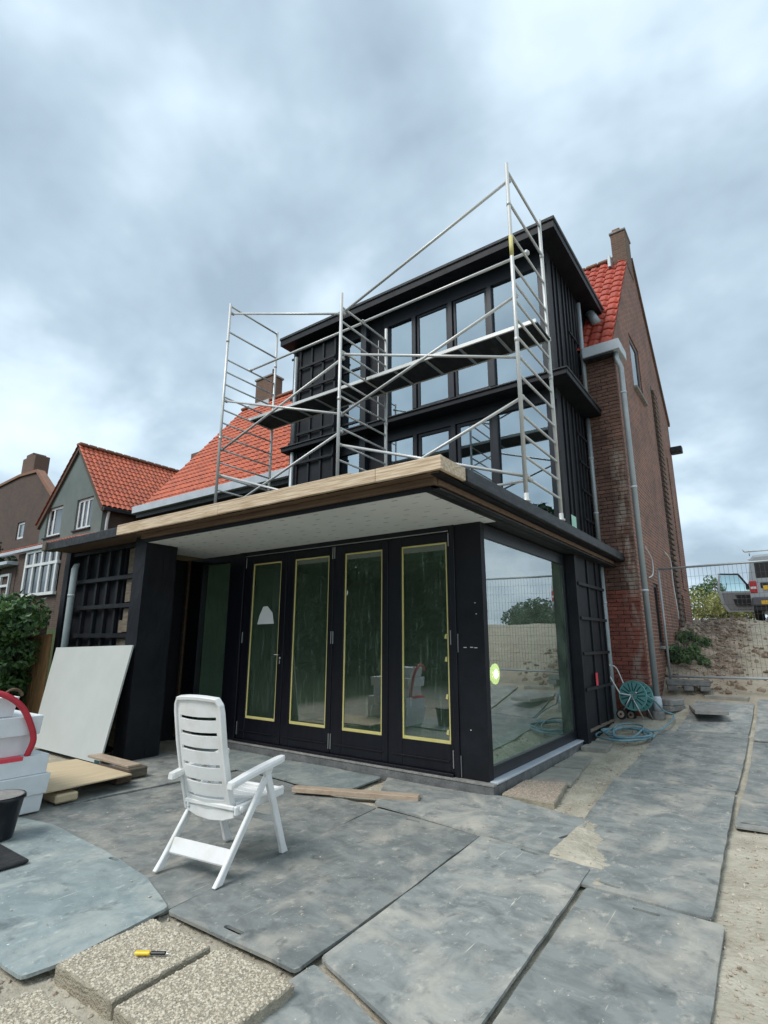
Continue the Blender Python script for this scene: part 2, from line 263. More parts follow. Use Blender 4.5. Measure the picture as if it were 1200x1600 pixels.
def soffitmat():
    m = mat('white_soffit_board', (0.72, 0.73, 0.71), 0.8, var=(0.66, 0.67, 0.65), vscale=2)
    t = m.node_tree; l = t.links.new; b = t.nodes['Principled BSDF']; src = b.inputs['Base Color'].links[0].from_socket
    gm = t.nodes.new('ShaderNodeNewGeometry'); sp = t.nodes.new('ShaderNodeSeparateXYZ'); l(gm.outputs['Position'], sp.inputs[0])
    def fr(sock, per, thr, off=0.0):
        a = t.nodes.new('ShaderNodeMath'); a.operation = 'MULTIPLY_ADD'; l(sock, a.inputs[0]); a.inputs[1].default_value = 1 / per; a.inputs[2].default_value = off
        f = t.nodes.new('ShaderNodeMath'); f.operation = 'FRACT'; l(a.outputs[0], f.inputs[0])
        c = t.nodes.new('ShaderNodeMath'); c.operation = 'LESS_THAN'; l(f.outputs[0], c.inputs[0]); c.inputs[1].default_value = thr; return c.outputs[0], a.outputs[0]
    ry, ya = fr(sp.outputs['Y'], 0.19, 0.10)
    fl = t.nodes.new('ShaderNodeMath'); fl.operation = 'FLOOR'; l(ya, fl.inputs[0])
    sn = t.nodes.new('ShaderNodeMath'); sn.operation = 'SINE'; k = t.nodes.new('ShaderNodeMath'); k.operation = 'MULTIPLY'; l(fl.outputs[0], k.inputs[0]); k.inputs[1].default_value = 7.3; l(k.outputs[0], sn.inputs[0])
    xx = t.nodes.new('ShaderNodeMath'); xx.operation = 'ADD'; l(sp.outputs['X'], xx.inputs[0]); l(sn.outputs[0], xx.inputs[1])
    rx, _ = fr(xx.outputs[0], 0.26, 0.27)
    mu = t.nodes.new('ShaderNodeMath'); mu.operation = 'MULTIPLY'; l(rx, mu.inputs[0]); l(ry, mu.inputs[1])
    nz = t.nodes.new('ShaderNodeTexNoise'); nz.inputs['Scale'].default_value = 5; l(gm.outputs['Position'], nz.inputs['Vector'])
    r = t.nodes.new('ShaderNodeMapRange'); l(nz.outputs['Fac'], r.inputs[0]); r.inputs[1].default_value = .25; r.inputs[2].default_value = .55
    m2 = t.nodes.new('ShaderNodeMath'); m2.operation = 'MULTIPLY'; l(mu.outputs[0], m2.inputs[0]); l(r.outputs[0], m2.inputs[1])
    mi = t.nodes.new('ShaderNodeMix'); mi.data_type = 'RGBA'; l(m2.outputs[0], mi.inputs[0]); l(src, mi.inputs[6]); mi.inputs[7].default_value = (.30, .30, .29, 1)
    l(mi.outputs[2], b.inputs['Base Color']); return m
M['soffit'] = soffitmat()

def platemat(name, dark, mid, dust):
    m = bpy.data.materials.new(name); m.use_nodes = True; t = m.node_tree; b = t.nodes['Principled BSDF']; l = t.links.new
    oi = t.nodes.new('ShaderNodeObjectInfo'); gm = t.nodes.new('ShaderNodeNewGeometry')
    mul = t.nodes.new('ShaderNodeMath'); mul.operation = 'MULTIPLY'; l(oi.outputs['Random'], mul.inputs[0]); mul.inputs[1].default_value = 40
    cb = t.nodes.new('ShaderNodeCombineXYZ'); l(mul.outputs[0], cb.inputs[2])
    add = t.nodes.new('ShaderNodeVectorMath'); l(gm.outputs['Position'], add.inputs[0]); l(cb.outputs[0], add.inputs[1])
    def nz(scale, det, st=(1, 1, 1), rot=0, dist=0.0, lo=.35, hi=.65):
        mp = t.nodes.new('ShaderNodeMapping'); mp.inputs['Scale'].default_value = st; mp.inputs['Rotation'].default_value = (0, 0, rot); l(add.outputs[0], mp.inputs[0])
        n = t.nodes.new('ShaderNodeTexNoise'); n.inputs['Scale'].default_value = scale; n.inputs['Detail'].default_value = det; n.inputs['Roughness'].default_value = .65; n.inputs['Distortion'].default_value = dist; l(mp.outputs[0], n.inputs['Vector'])
        r = t.nodes.new('ShaderNodeMapRange'); l(n.outputs['Fac'], r.inputs[0]); r.inputs[1].default_value = lo; r.inputs[2].default_value = hi; return r.outputs[0]
    def mixc(f, a, c):
        mi = t.nodes.new('ShaderNodeMix'); mi.data_type = 'RGBA'; l(f, mi.inputs[0])
        for i, v in ((6, a), (7, c)):
            if isinstance(v, tuple): mi.inputs[i].default_value = (*v, 1)
            else: l(v, mi.inputs[i])
        return mi.outputs[2]
    c = mixc(nz(4.5, 11, (1, 1.5, 1), .5, .5, .40, .60), dark, mid)
    c = mixc(nz(1.6, 12, (1.6, 1, 1), .35, .5, .48, .72), c, dust)
    c = mixc(nz(9, 9, (1.5, 1, 1), -.5, .2, .58, .78), c, tuple(min(1, v * 1.2) for v in dust))
    c = mixc(nz(48, 3, (1, 1, 1), 0, 0, .69, .74), c, tuple(min(1, v * 1.7) for v in dust))
    c = mixc(nz(6, 8, (1, 1, 1), .2, .4, .57, .74), c, tuple(v * .60 for v in dark))
    c = mixc(nz(1.6, 3, (22, 1, 1), .9, .3, .70, .76), c, tuple(min(1, v * 1.5) for v in dust))
    c = mixc(nz(1.3, 3, (26, 1, 1), -.7, .3, .71, .76), c, tuple(min(1, v * 1.3) for v in dust))
    hs = t.nodes.new('ShaderNodeHueSaturation'); l(c, hs.inputs['Color']); vr = t.nodes.new('ShaderNodeMapRange'); l(oi.outputs['Random'], vr.inputs[0]); vr.inputs[3].default_value = .86; vr.inputs[4].default_value = 1.12; l(vr.outputs[0], hs.inputs['Value']); c = hs.outputs[0]
    l(c, b.inputs['Base Color']); b.inputs['Roughness'].default_value = .62; b.inputs['Specular IOR Level'].default_value = .35
    n = t.nodes.new('ShaderNodeTexNoise'); n.inputs['Scale'].default_value = 14; n.inputs['Detail'].default_value = 8; l(add.outputs[0], n.inputs['Vector'])
    bp = t.nodes.new('ShaderNodeBump'); bp.inputs['Strength'].default_value = .35; bp.inputs['Distance'].default_value = .012; l(n.outputs['Fac'], bp.inputs['Height']); l(bp.outputs[0], b.inputs['Normal'])
    return m  # cone around the lens glows by itself to suggest a halo
M['plate'] = platemat('dusty_grey_plate', (.172, .184, .178), (.262, .276, .262), (.45, .42, .36))
M['plate_blue'] = platemat('blue_grey_plate', (.20, .238, .238), (.262, .305, .302), (.42, .43, .39))

def groundmat():
    m = bpy.data.materials.new('sandy_ground'); m.use_nodes = True; t = m.node_tree; b = t.nodes['Principled BSDF']; l = t.links.new
    gm = t.nodes.new('ShaderNodeNewGeometry')
    def nz(scale, det, lo, hi):
        n = t.nodes.new('ShaderNodeTexNoise'); n.inputs['Scale'].default_value = scale; n.inputs['Detail'].default_value = det; n.inputs['Roughness'].default_value = .65; l(gm.outputs['Position'], n.inputs['Vector'])
        r = t.nodes.new('ShaderNodeMapRange'); l(n.outputs['Fac'], r.inputs[0]); r.inputs[1].default_value = lo; r.inputs[2].default_value = hi; return r.outputs[0]
    def mixc(f, a, c):
        mi = t.nodes.new('ShaderNodeMix'); mi.data_type = 'RGBA'; l(f, mi.inputs[0])
        for i, v in ((6, a), (7, c)):
            if isinstance(v, tuple): mi.inputs[i].default_value = (*v, 1)
            else: l(v, mi.inputs[i])
        return mi.outputs[2]
    sand = mixc(nz(3, 9, .3, .7), (.30, .27, .205), (.52, .48, .39))
    dirt = mixc(nz(1.3, 11, .38, .62), (.155, .112, .08), (.39, .31, .235))
    sp = t.nodes.new('ShaderNodeSeparateXYZ'); l(gm.outputs['Position'], sp.inputs[0])
    ry = t.nodes.new('ShaderNodeMapRange'); l(sp.outputs['Y'], ry.inputs[0]); ry.inputs[1].default_value = 5.2; ry.inputs[2].default_value = 7.5
    c = mixc(ry.outputs[0], sand, dirt)
    tx = t.nodes.new('ShaderNodeMapRange'); l(sp.outputs['X'], tx.inputs[0]); tx.inputs[1].default_value = 1.7; tx.inputs[2].default_value = 2.1
    tm_ = t.nodes.new('ShaderNodeMath'); tm_.operation = 'MULTIPLY'; l(tx.outputs[0], tm_.inputs[0]); l(ry.outputs[0], tm_.inputs[1])
    c = mixc(tm_.outputs[0], c, mixc(nz(4, 9, .3, .7), (.30, .265, .195), (.47, .425, .34)))
    rx = t.nodes.new('ShaderNodeMapRange'); l(sp.outputs['X'], rx.inputs[0]); rx.inputs[1].default_value = -6.6; rx.inputs[2].default_value = -7.6
    ry2 = t.nodes.new('ShaderNodeMapRange'); l(sp.outputs['Y'], ry2.inputs[0]); ry2.inputs[1].default_value = -9; ry2.inputs[2].default_value = -12
    mxx = t.nodes.new('ShaderNodeMath'); mxx.operation = 'MAXIMUM'; l(rx.outputs[0], mxx.inputs[0]); l(ry2.outputs[0], mxx.inputs[1])
    c = mixc(nz(55, 4, .60, .72), c, (.42, .39, .33))
    c = mixc(mxx.outputs[0], c, mixc(nz(9, 6, .3, .7), (.03, .042, .016), (.06, .072, .03)))
    c = mixc(nz(38, 4, .62, .75), c, (.10, .085, .065))
    l(c, b.inputs['Base Color']); b.inputs['Roughness'].default_value = .95; b.inputs['Specular IOR Level'].default_value = .15
    n = t.nodes.new('ShaderNodeTexNoise'); n.inputs['Scale'].default_value = 30; n.inputs['Detail'].default_value = 8; l(gm.outputs['Position'], n.inputs['Vector'])
    bp = t.nodes.new('ShaderNodeBump'); bp.inputs['Strength'].default_value = .9; bp.inputs['Distance'].default_value = .02; l(n.outputs['Fac'], bp.inputs['Height']); l(bp.outputs[0], b.inputs['Normal'])
    return m
M['ground'] = groundmat()

# ---------------------------------------------------------------- builders
ORG = {}
def link(name, me, m, parent=None, org=None, smooth=False):
    """link a mesh whose vertices are in world coordinates as one object"""
    if parent is not None: o_ = ORG[parent.name]
    elif org is not None: o_ = Vector(org)
    else:
        xs = [v.co for v in me.vertices]
        o_ = Vector(((min(v.x for v in xs) + max(v.x for v in xs)) / 2, (min(v.y for v in xs) + max(v.y for v in xs)) / 2, min(v.z for v in xs)))
    me.transform(Matrix.Translation(-o_))
    if m is not None: me.materials.append(M[m] if isinstance(m, str) else m)
    if smooth:
        for p in me.polygons: p.use_smooth = True
    o = bpy.data.objects.new(name, me); COL.objects.link(o)
    if parent is not None: o.parent = parent
    else: o.location = o_
    ORG[o.name] = o_
    return o
def tag(o, label, cat, group=None):
    o['label'] = label; o['category'] = cat
    if group: o['group'] = group
    return o
def thing(name, loc, label, cat, group=None):
    o = bpy.data.objects.new(name, None); COL.objects.link(o); o.location = loc; o.empty_display_size = .2
    ORG[o.name] = Vector(loc); return tag(o, label, cat, group)
def bm_obj(name, bm, m, parent=None, smooth=False, org=None):
    bmesh.ops.recalc_face_normals(bm, faces=bm.faces)
    me = bpy.data.meshes.new(name); bm.to_mesh(me); bm.free(); return link(name, me, m, parent, org, smooth)
def py_obj(name, vs_, fs, m, parent=None, smooth=False):
    me = bpy.data.meshes.new(name); me.from_pydata([tuple(v) for v in vs_], [], fs); me.update(); return link(name, me, m, parent, None, smooth)
def bev(bm, b):
    if b > 0: bmesh.ops.bevel(bm, geom=list(bm.edges), offset=b, segments=1, affect='EDGES', profile=.5)
def box(name, a, b, m, parent=None, bv=.004):
    bm = bmesh.new(); bmesh.ops.create_cube(bm, size=1)
    for v in bm.verts: v.co = Vector([(a[i] + b[i]) / 2 + v.co[i] * abs(b[i] - a[i]) for i in range(3)])
    mn = min(abs(b[i] - a[i]) for i in range(3)); bev(bm, min(bv, mn * .3))
    return bm_obj(name, bm, m, parent)
def beam(name, p, q, wd, ht, m, parent=None, up=(0, 0, 1), bv=.003):
    """bar from p to q, wd across, ht along up"""
    p, q = Vector(p), Vector(q); x = (q - p).normalized(); z = Vector(up); y = z.cross(x)
    if y.length < 1e-4: y = Vector((0, 1, 0)).cross(x)
    y.normalize(); z = x.cross(y)
    bm = bmesh.new(); bmesh.ops.create_cube(bm, size=1); ln = (q - p).length; c = (p + q) / 2
    for v in bm.verts: v.co = c + x * v.co.x * ln + y * v.co.y * wd + z * v.co.z * ht
    bev(bm, min(bv, wd * .3, ht * .3)); return bm_obj(name, bm, m, parent)
def tube_geo(bm, pts, r, seg=8, caps=True):
    pts = [Vector(p) for p in pts]; rings = []; n = len(pts); prev = None
    for i, p in enumerate(pts):
        d = (pts[min(i + 1, n - 1)] - pts[max(i - 1, 0)]).normalized()
        if prev is None: u = d.orthogonal().normalized()
        else:
            u = prev - d * prev.dot(d)
            if u.length < 1e-5: u = d.orthogonal()
            u.normalize()
        prev = u; v = d.cross(u); rr = r[i] if isinstance(r, (list, tuple)) else r
        rings.append([bm.verts.new(p + (u * math.cos(2 * math.pi * k / seg) + v * math.sin(2 * math.pi * k / seg)) * rr) for k in range(seg)])
    for i in range(n - 1):
        for k in range(seg): bm.faces.new((rings[i][k], rings[i][(k + 1) % seg], rings[i + 1][(k + 1) % seg], rings[i + 1][k]))
    if caps: bm.faces.new(rings[0][::-1]); bm.faces.new(rings[-1])
def tube(name, pts, r, m, parent=None, seg=10):
    bm = bmesh.new(); tube_geo(bm, pts, r, seg); return bm_obj(name, bm, m, parent, True)
def prism(name, poly, axis, lo, hi, m, parent=None, bv=0.0):
    """polygon (two other axes in order) extruded along axis from lo to hi"""
    bm = bmesh.new(); oth = [i for i in range(3) if i != axis]
    def mk(v, t):
        c = [0, 0, 0]; c[oth[0]], c[oth[1]] = v; c[axis] = t; return bm.verts.new(c)
    A = [mk(v, lo) for v in poly]; B = [mk(v, hi) for v in poly]; n = len(poly)
    bm.faces.new(A); bm.faces.new(B[::-1])
    for i in range(n): bm.faces.new((A[i], A[(i + 1) % n], B[(i + 1) % n], B[i]))
    bmesh.ops.recalc_face_normals(bm, faces=bm.faces); bev(bm, bv); return bm_obj(name, bm, m, parent)
def lathe(name, prof, c, m, parent=None, seg=20, axis='Z', smooth=True):
    bm = bmesh.new(); rings = []
    for r, h in prof:
        ring = []
        for k in range(seg):
            a_ = 2 * math.pi * k / seg; x, y = r * math.cos(a_), r * math.sin(a_)
            p = {'Z': (x, y, h), 'Y': (x, h, y), 'X': (h, x, y)}[axis]; ring.append(bm.verts.new(Vector(p) + Vector(c)))
        rings.append(ring)
    for i in range(len(rings) - 1):
        for k in range(seg): bm.faces.new((rings[i][k], rings[i][(k + 1) % seg], rings[i + 1][(k + 1) % seg], rings[i + 1][k]))
    bm.faces.new(rings[0][::-1]); bm.faces.new(rings[-1]); return bm_obj(name, bm, m, parent, smooth)
def curve_pts(pts, n=8):
    """Catmull-Rom through pts"""
    P = [Vector(p) for p in pts]; P = [P[0]] + P + [P[-1]]; o_ = []
    for i in range(1, len(P) - 2):
        for k in range(n):
            t = k / n; a, b, c, d_ = P[i - 1:i + 3]
            o_.append(.5 * ((2 * b) + (c - a) * t + (2 * a - 5 * b + 4 * c - d_) * t * t + (3 * b - a - 3 * c + d_) * t ** 3))
    o_.append(P[-2]); return o_
_b = bmesh.new(); bmesh.ops.create_icosphere(_b, subdivisions=1, radius=1); _b.verts.index_update()
ICO_V = [v.co.copy() for v in _b.verts]; ICO_F = [tuple(v.index for v in f.verts) for f in _b.faces]; _b.free()
def ico(V, F_, mt):
    k = len(V); V += [mt @ v for v in ICO_V]; F_ += [(a + k, b + k, c + k) for a, b, c in ICO_F]
def sst(a, b, x):
    t = max(0, min(1, (x - a) / (b - a))); return t * t * (3 - 2 * t)
GP = [(-50, 0), (2, 0), (3, .05), (4, .15), (5, .29), (6, .50), (7, .78), (8, 1.05), (10, 1.5), (12, 1.88), (14, 2.12), (20, 2.25), (2000, 2.3)]
def gy(y):
    for (a, b), (c, d_) in zip(GP, GP[1:]):
        if y <= c: return b + (d_ - b) * (y - a) / (c - a)
    return 2.3
def g0(x, y):
    """large shape of the ground"""
    z = gy(y) * sst(-.9, .1, x)
    z += .35 * sst(6.0, 7.5, y) * sst(2.0, .6, x) * sst(.3, .6, x) * sst(12, 10, y)        # spoil against the gable
    z = max(z, 2.0 * sst(5.5, 15, x) * sst(-9, -2, y))
    z = max(z, 1.9 * sst(-9, -13, x) * sst(-3, 3, y))
    z = max(z, 1.0 * sst(-20, -40, y))
    return z

# ---------------------------------------------------------------- terrain
def axis(pieces):
    o_ = []
    for a, b, s in pieces:
        n = max(1, round((b - a) / s)); o_ += [a + (b - a) * i / n for i in range(n)]
    return o_ + [pieces[-1][1]]
XS = axis([(-900, -100, 100), (-100, -20, 8), (-20, -6, .7), (-6, -.8, .13), (-.8, 3.6, .055), (3.6, 12, .3), (12, 60, 4), (60, 900, 70)])
YS = axis([(-900, -100, 100), (-100, -20, 8), (-20, -6, .7), (-6, 0, .07), (0, 7, .055), (7, 16, .07), (16, 60, 2), (60, 900, 70)])
def terr(x, y):
    z = g0(x, y) - .008
    p = Vector((x, y, 0))
    if -6 < x < 12 and -6 < y < 16:
        z += .012 * noise.noise(p * 2.1) + .007 * noise.noise(p * 7) + .006 * noise.noise(p * 19)
        rough_ = sst(6.2, 8, y)
        z += rough_ * (.35 + .65 * sst(2.2, 1.5, x)) * (.20 * noise.noise(p * .55) + .09 * noise.noise(p * 1.3) + .05 * noise.noise(p * 3.1) + .022 * noise.noise(p * 7))
        sandy = sst(.45, .75, x) * sst(1.25, .95, x) * sst(-1.5, -.9, y) * sst(4.2, 3.6, y) + sst(2.1, 2.35, x) * sst(-6, -5, y) * sst(.4, .1, y)
        z += sandy * (.014 + .02 * noise.noise(p * 5 + Vector((9, 3, 0))) + .012 * noise.noise(p * 16))
        z -= .03 * sst(-.3, -.8, x) * sst(-.1, .1, y)
    return z
vv = [(x, y, terr(x, y)) for y in YS for x in XS]; nx = len(XS)
ff = [(j * nx + i, j * nx + i + 1, (j + 1) * nx + i + 1, (j + 1) * nx + i) for j in range(len(YS) - 1) for i in range(nx - 1)]
gr = py_obj('ground', vv, ff, 'ground', None, True); gr['kind'] = 'structure'

# ---------------------------------------------------------------- ground-floor extension
EX = thing('garden_extension', (-3, 0, 0), 'black single-storey extension with glazed folding doors and a timber-edged flat roof', 'building')
box('plinth', (-4.3, -.07, -.1), (.07, .12, .115), 'darkconcrete', EX)
box('plinth', (-.1, .122, -.1), (.07, 3.0, .125), 'darkconcrete', EX)
box('sill_strip', (-4.1, -.078, .117), (.078, .0, .138), 'concrete', EX, .003)
box('sill_strip', (-.02, .003, .127), (.082, 3.02, .148), 'zincwhite', EX, .003)
# corner column wrapped in black membrane, slightly buckled
bm = bmesh.new(); bmesh.ops.create_grid(bm, x_segments=1, y_segments=1, size=.5); bm.free()
def wrapped(name, a, b, parent, amp=.006, nseg=26, m='membrane'):
    bm = bmesh.new(); k = 5; rings = []
    cs = []
    for (x0, y0, x1, y1) in ((a[0], a[1], b[0], a[1]), (b[0], a[1], b[0], b[1]), (b[0], b[1], a[0], b[1]), (a[0], b[1], a[0], a[1])):
        cs += [(x0 + (x1 - x0) * i / k, y0 + (y1 - y0) * i / k) for i in range(k)]
    for j in range(nseg + 1):
        z = a[2] + (b[2] - a[2]) * j / nseg
        ring = []
        for (x, y) in cs:
            q = Vector((x * 3, y * 3, z * 2.2)); dd = amp * noise.noise(q) + amp * .5 * noise.noise(q * 3.7)
            cx, cy = (a[0] + b[0]) / 2, (a[1] + b[1]) / 2; dv = Vector((x - cx, y - cy, 0)).normalized()
            ring.append(bm.verts.new((x + dv.x * dd, y + dv.y * dd, z)))
        rings.append(ring)
    n = len(cs)
    for j in range(nseg):
        for i in range(n): bm.faces.new((rings[j][i], rings[j][(i + 1) % n], rings[j + 1][(i + 1) % n], rings[j + 1][i]))
    bm.faces.new(rings[0][::-1]); bm.faces.new(rings[-1]); return bm_obj(name, bm, m, parent)
wrapped('corner_column', (-.33, 0, .14), (0, .10, 2.865), EX)
box('steel_angle', (-.318, -.022, .15), (-.312, -.002, .36), 'steel', EX, .001)
box('steel_angle', (-.318, -.022, 1.42), (-.312, -.002, 1.62), 'steel', EX, .001)
for k_, (xs_, zs_) in enumerate(((-.25, 1.47), (-.17, 1.472), (-.12, 1.468), (-.10, 1.95), (-.09, 1.83), (-.20, .62))): box('staple', (xs_, -.010, zs_), (xs_ + (.035 if k_ < 3 else .012), -.004, zs_ + .007), 'paper', EX, 0)
box('door_post', (-4.12, -.03, .14), (-3.985, .12, 2.865), 'blackpaint', EX)
box('door_post', (-.395, -.02, .14), (-.332, .11, 2.865), 'blackpaint', EX)
box('door_head', (-3.983, -.02, 2.80), (-.397, .12, 2.865), 'blackpaint', EX)
box('door_threshold', (-3.983, -.05, .14), (-.397, .10, .17), 'blackpaint', EX)
box('drip_cap', (-3.97, -.034, 2.792), (-.40, -.022, 2.802), 'steel', EX, .001)
# four folding door leaves
DX = [(-3.975, -3.085), (-3.075, -2.185), (-2.175, -1.285), (-1.275, -.40)]
GXS = [(-3.81, -3.20), (-2.92, -2.27), (-1.99, -1.375), (-1.08, -.44 - .005)]
def fixed_grid(name, x0, x1, z0, z1, y, m, parent, amp):
    nx_, nz_ = 22, 60; V = []
    for j in range(nz_ + 1):
        for i in range(nx_ + 1):
            x = x0 + (x1 - x0) * i / nx_; z = z0 + (z1 - z0) * j / nz_
            V.append((x, y + amp * noise.noise(Vector((x * 14, 0, z * 1.6 + x * 2))) + amp * .5 * noise.noise(Vector((x * 30, 5, z * 3))), z))
    F_ = [(j * (nx_ + 1) + i, j * (nx_ + 1) + i + 1, (j + 1) * (nx_ + 1) + i + 1, (j + 1) * (nx_ + 1) + i) for j in range(nz_) for i in range(nx_)]
    return py_obj(name, V, F_, m, parent, True)
for i, ((x0, x1), (g0_, g1_)) in enumerate(zip(DX, GXS)):
    zb, zt, zg0, zg1 = .172, 2.79, .455, 2.675
    leaf = box('door_leaf', (x0, 0, zb), (g0_ - .002, .055, zt), 'blackpaint', EX)          # hinge stile carries the rest of the leaf
    box('stile', (g1_ + .002, 0, zb), (x1, .055, zt), 'blackpaint', leaf)
    box('bottom_rail', (g0_ - .001, .003, zb), (g1_ + .001, .052, zg0 - .002), 'blackpaint', leaf)
    box('bottom_moulding', (x0 + .06, -.014, zb + .10), (x1 - .06, -.001, zb + .116), 'blackpaint', leaf, .003)
    box('top_rail', (g0_ - .001, .003, zg1 + .002), (g1_ + .001, .052, zt), 'blackpaint', leaf)
    box('pane', (g0_ - .001, .022, zg0 - .001), (g1_ + .001, .030, zg1 + .001), 'glass_door', leaf, 0)
    fixed_grid('plastic_film', g0_, g1_, zg0, zg1, .075, 'film', leaf, .012)
    tw = .019
    box('masking_tape', (g0_, .012, zg0), (g0_ + tw, .0212, zg1), 'tape', leaf, .001)
    box('masking_tape', (g1_ - tw, .0125, zg0 + .003), (g1_, .0214, zg1 - .002), 'tape', leaf, .001)
    box('masking_tape', (g0_ + .004, .011, zg0 - .002), (g1_ - .003, .0205, zg0 + .032), 'tape', leaf, .001)
    box('masking_tape', (g0_ + .003, .0115, zg1 - tw), (g1_ - .004, .0208, zg1), 'tape', leaf, .001)
    for zz in ((.22, .40), (1.50, 1.66), (2.62, 2.78)):
        xh = x0 + .012 if i in (0, 2) else x1 - .012
        if i in (0, 3) or zz[0] > 2 or True: box('hinge', (xh - .006, -.012, zz[0]), (xh + .006, -.001, zz[1]), 'steel', leaf, .002)
    if i == 0:
        lathe('handle', [(.022, -.012), (.022, 0)], (-3.145, 0, 1.30), 'steel', leaf, 14, 'Y')
        tube('handle', [(-3.145, -.01, 1.345), (-3.145, -.05, 1.345), (-3.27, -.055, 1.345)], .009, 'steel', leaf, 8)
        box('lock_plate', (-3.155, -.009, 1.22), (-3.135, -.001, 1.27), 'steel', leaf, .002)
        prism('paper_note', [(-3.67, 1.77), (-3.32, 1.775), (-3.36, 1.93), (-3.47, 2.03), (-3.56, 2.025), (-3.63, 1.90)], 1, .0175, .0205, 'paper', leaf)
    if i == 3:
        for zz in (.55, .92, 1.32, 1.57): prism('tape_scrap', [(-.50, zz), (-.472, zz - .006), (-.468, zz + .05), (-.49, zz + .045)], 1, .008, .0105, 'tape', leaf)
# fixed side light left of the doors and the porch recess
box('side_light_post', (-4.36, .0, .14), (-4.122, .11, 2.865), 'blackpaint', EX)
box('side_light_frame', (-5.40, .0, .14), (-5.06, .11, 2.865), 'blackpaint', EX)
box('side_light_frame', (-5.058, .0, .14), (-4.362, .11, .30), 'blackpaint', EX)
box('side_light_frame', (-5.058, .0, 2.76), (-4.362, .11, 2.865), 'blackpaint', EX)
sl = box('side_light_pane', (-5.059, .04, .299), (-4.361, .048, 2.761), 'glass_door', EX, 0)
fixed_grid('plastic_film', -5.0, -4.4, .32, 2.74, .085, 'film', sl, .02)
box('timber_stud', (-5.46, -.04, .05), (-5.402, .0, 2.86), 'darkwood', EX)
# left wing: pier, boarded wall with black battens, porch-side wall
wrapped('pier', (-4.68, -1.42, .0), (-4.40, -1.14, 2.985), EX, .008)
wrapped('pier', (-4.66, -1.138, .0), (-4.405, -.93, 2.97), EX, .008)
box('wing_wall', (-5.64, -.93, -.05), (-5.52, .1, 2.86), 'membrane', EX, 0)
box('wing_wall', (-5.64, -1.0, -.05), (-4.67, -.935, 2.86), 'membrane', EX, 0)
box('wing_wall', (-7.02, -1.16, -.05), (-5.36, -1.06, 2.985), 'membrane', EX, 0)
wrapped('wing_end_post', (-7.06, -1.30, -.02), (-6.90, -1.0, 2.985), EX, .006)
for x in (-6.47, -6.10, -5.78, -5.46): box('batten', (x - .03, -1.215, .05), (x + .03, -1.165, 2.97), 'batten', EX, .002)
for z in (.75, 1.17, 1.60, 2.03, 2.45, 2.92): box('batten', (-6.90, -1.262, z - .03), (-4.682, -1.217, z + .03), 'batten', EX, .002)
for (za, zb_) in ((.1, 1.55), (1.65, 1.99), (2.08, 2.42), (2.5, 2.88)):
    box('bare_stud', (-5.20, -1.212, za), (-5.06, -1.06, zb_), 'greywood', EX)
box('bare_block', (-5.34, -1.19, 1.35), (-5.21, -1.10, 1.56), 'greywood', EX); box('bare_block', (-5.32, -1.20, 1.64), (-5.21, -1.10, 1.82), 'greywood', EX)
tube('drain_pipe', [(-6.62, -1.33, .0), (-6.62, -1.33, 2.66), (-6.62, -1.31, 2.72), (-6.62, -1.27, 2.76)], [.052, .052, .045, .02], 'pvc', EX, 14)
lathe('pipe_clip', [(.058, 2.22), (.058, 2.25)], (-6.62, -1.33, 0), 'zincwhite', EX, 14)
# big side window
box('window_frame', (-.07, .10, .15), (-.012, 3.0, .25), 'frame', EX)
box('window_frame', (-.05, .10, .25), (-.006, 3.0, .272), 'frame', EX)
box('window_frame', (-.07, .10, 2.70), (-.012, 3.0, 2.865), 'frame', EX)
box('window_frame', (-.07, .101, .272), (-.014, .12, 2.70), 'frame', EX)
box('window_frame', (-.07, 2.93, .272), (-.014, 3.0, 2.70), 'frame', EX)
sp_ = box('side_pane', (-.045, .121, .27), (-.033, 2.931, 2.701), 'glass_side', EX, 0)
# boarded projection beyond the window, with battens
box('side_projection', (-.1, 3.002, .05), (.12, 4.60, 2.87), 'membrane', EX, 0)
wrapped('projection_edge', (.0, 3.0 - .012, .08), (.15, 3.13, 2.86), EX, .004)
for y in (3.70, 4.22, 4.52): box('batten', (.122, y - .022, .2), (.146, y + .022, 2.86), 'batten', EX, .002)
for z in (.84, 1.36, 1.89, 2.42): box('batten', (.148, 3.06, z - .024), (.170, 4.56, z + .024), 'batten', EX, .002)
box('bottom_batten', (.12, 3.12, .24), (.155, 4.58, .275), 'greywood', EX, .002)
box('membrane_tag', (.1705, 3.56, .87), (.1745, 3.67, 1.06), 'redtape', EX, .0)
tube('drain_pipe', [(.10, 4.78, .15), (.09, 4.78, 2.86)], .05, 'pvc', EX, 14)
lathe('pipe_clip', [(.056, 2.2), (.056, 2.23)], (.094, 4.78, 0), 'zincwhite', EX, 14)
box('rear_upright', (-.1, 4.602, .05), (.03, 5.03, 2.87), 'membrane', EX, 0)
# interior
box('interior_floor', (-5.2, .12, .02), (-.11, 4.95, .13), 'screed', EX, 0)
box('interior_wall', (-5.2, 4.85, .13), (-.12, 4.97, 2.86), 'inside', EX, 0)
box('interior_wall', (-5.22, .13, .13), (-5.1, 4.85, 2.86), 'inside', EX, 0)
box('ceiling', (-5.2, .12, 2.868), (-.12, 4.95, 2.9), 'inside', EX, 0)
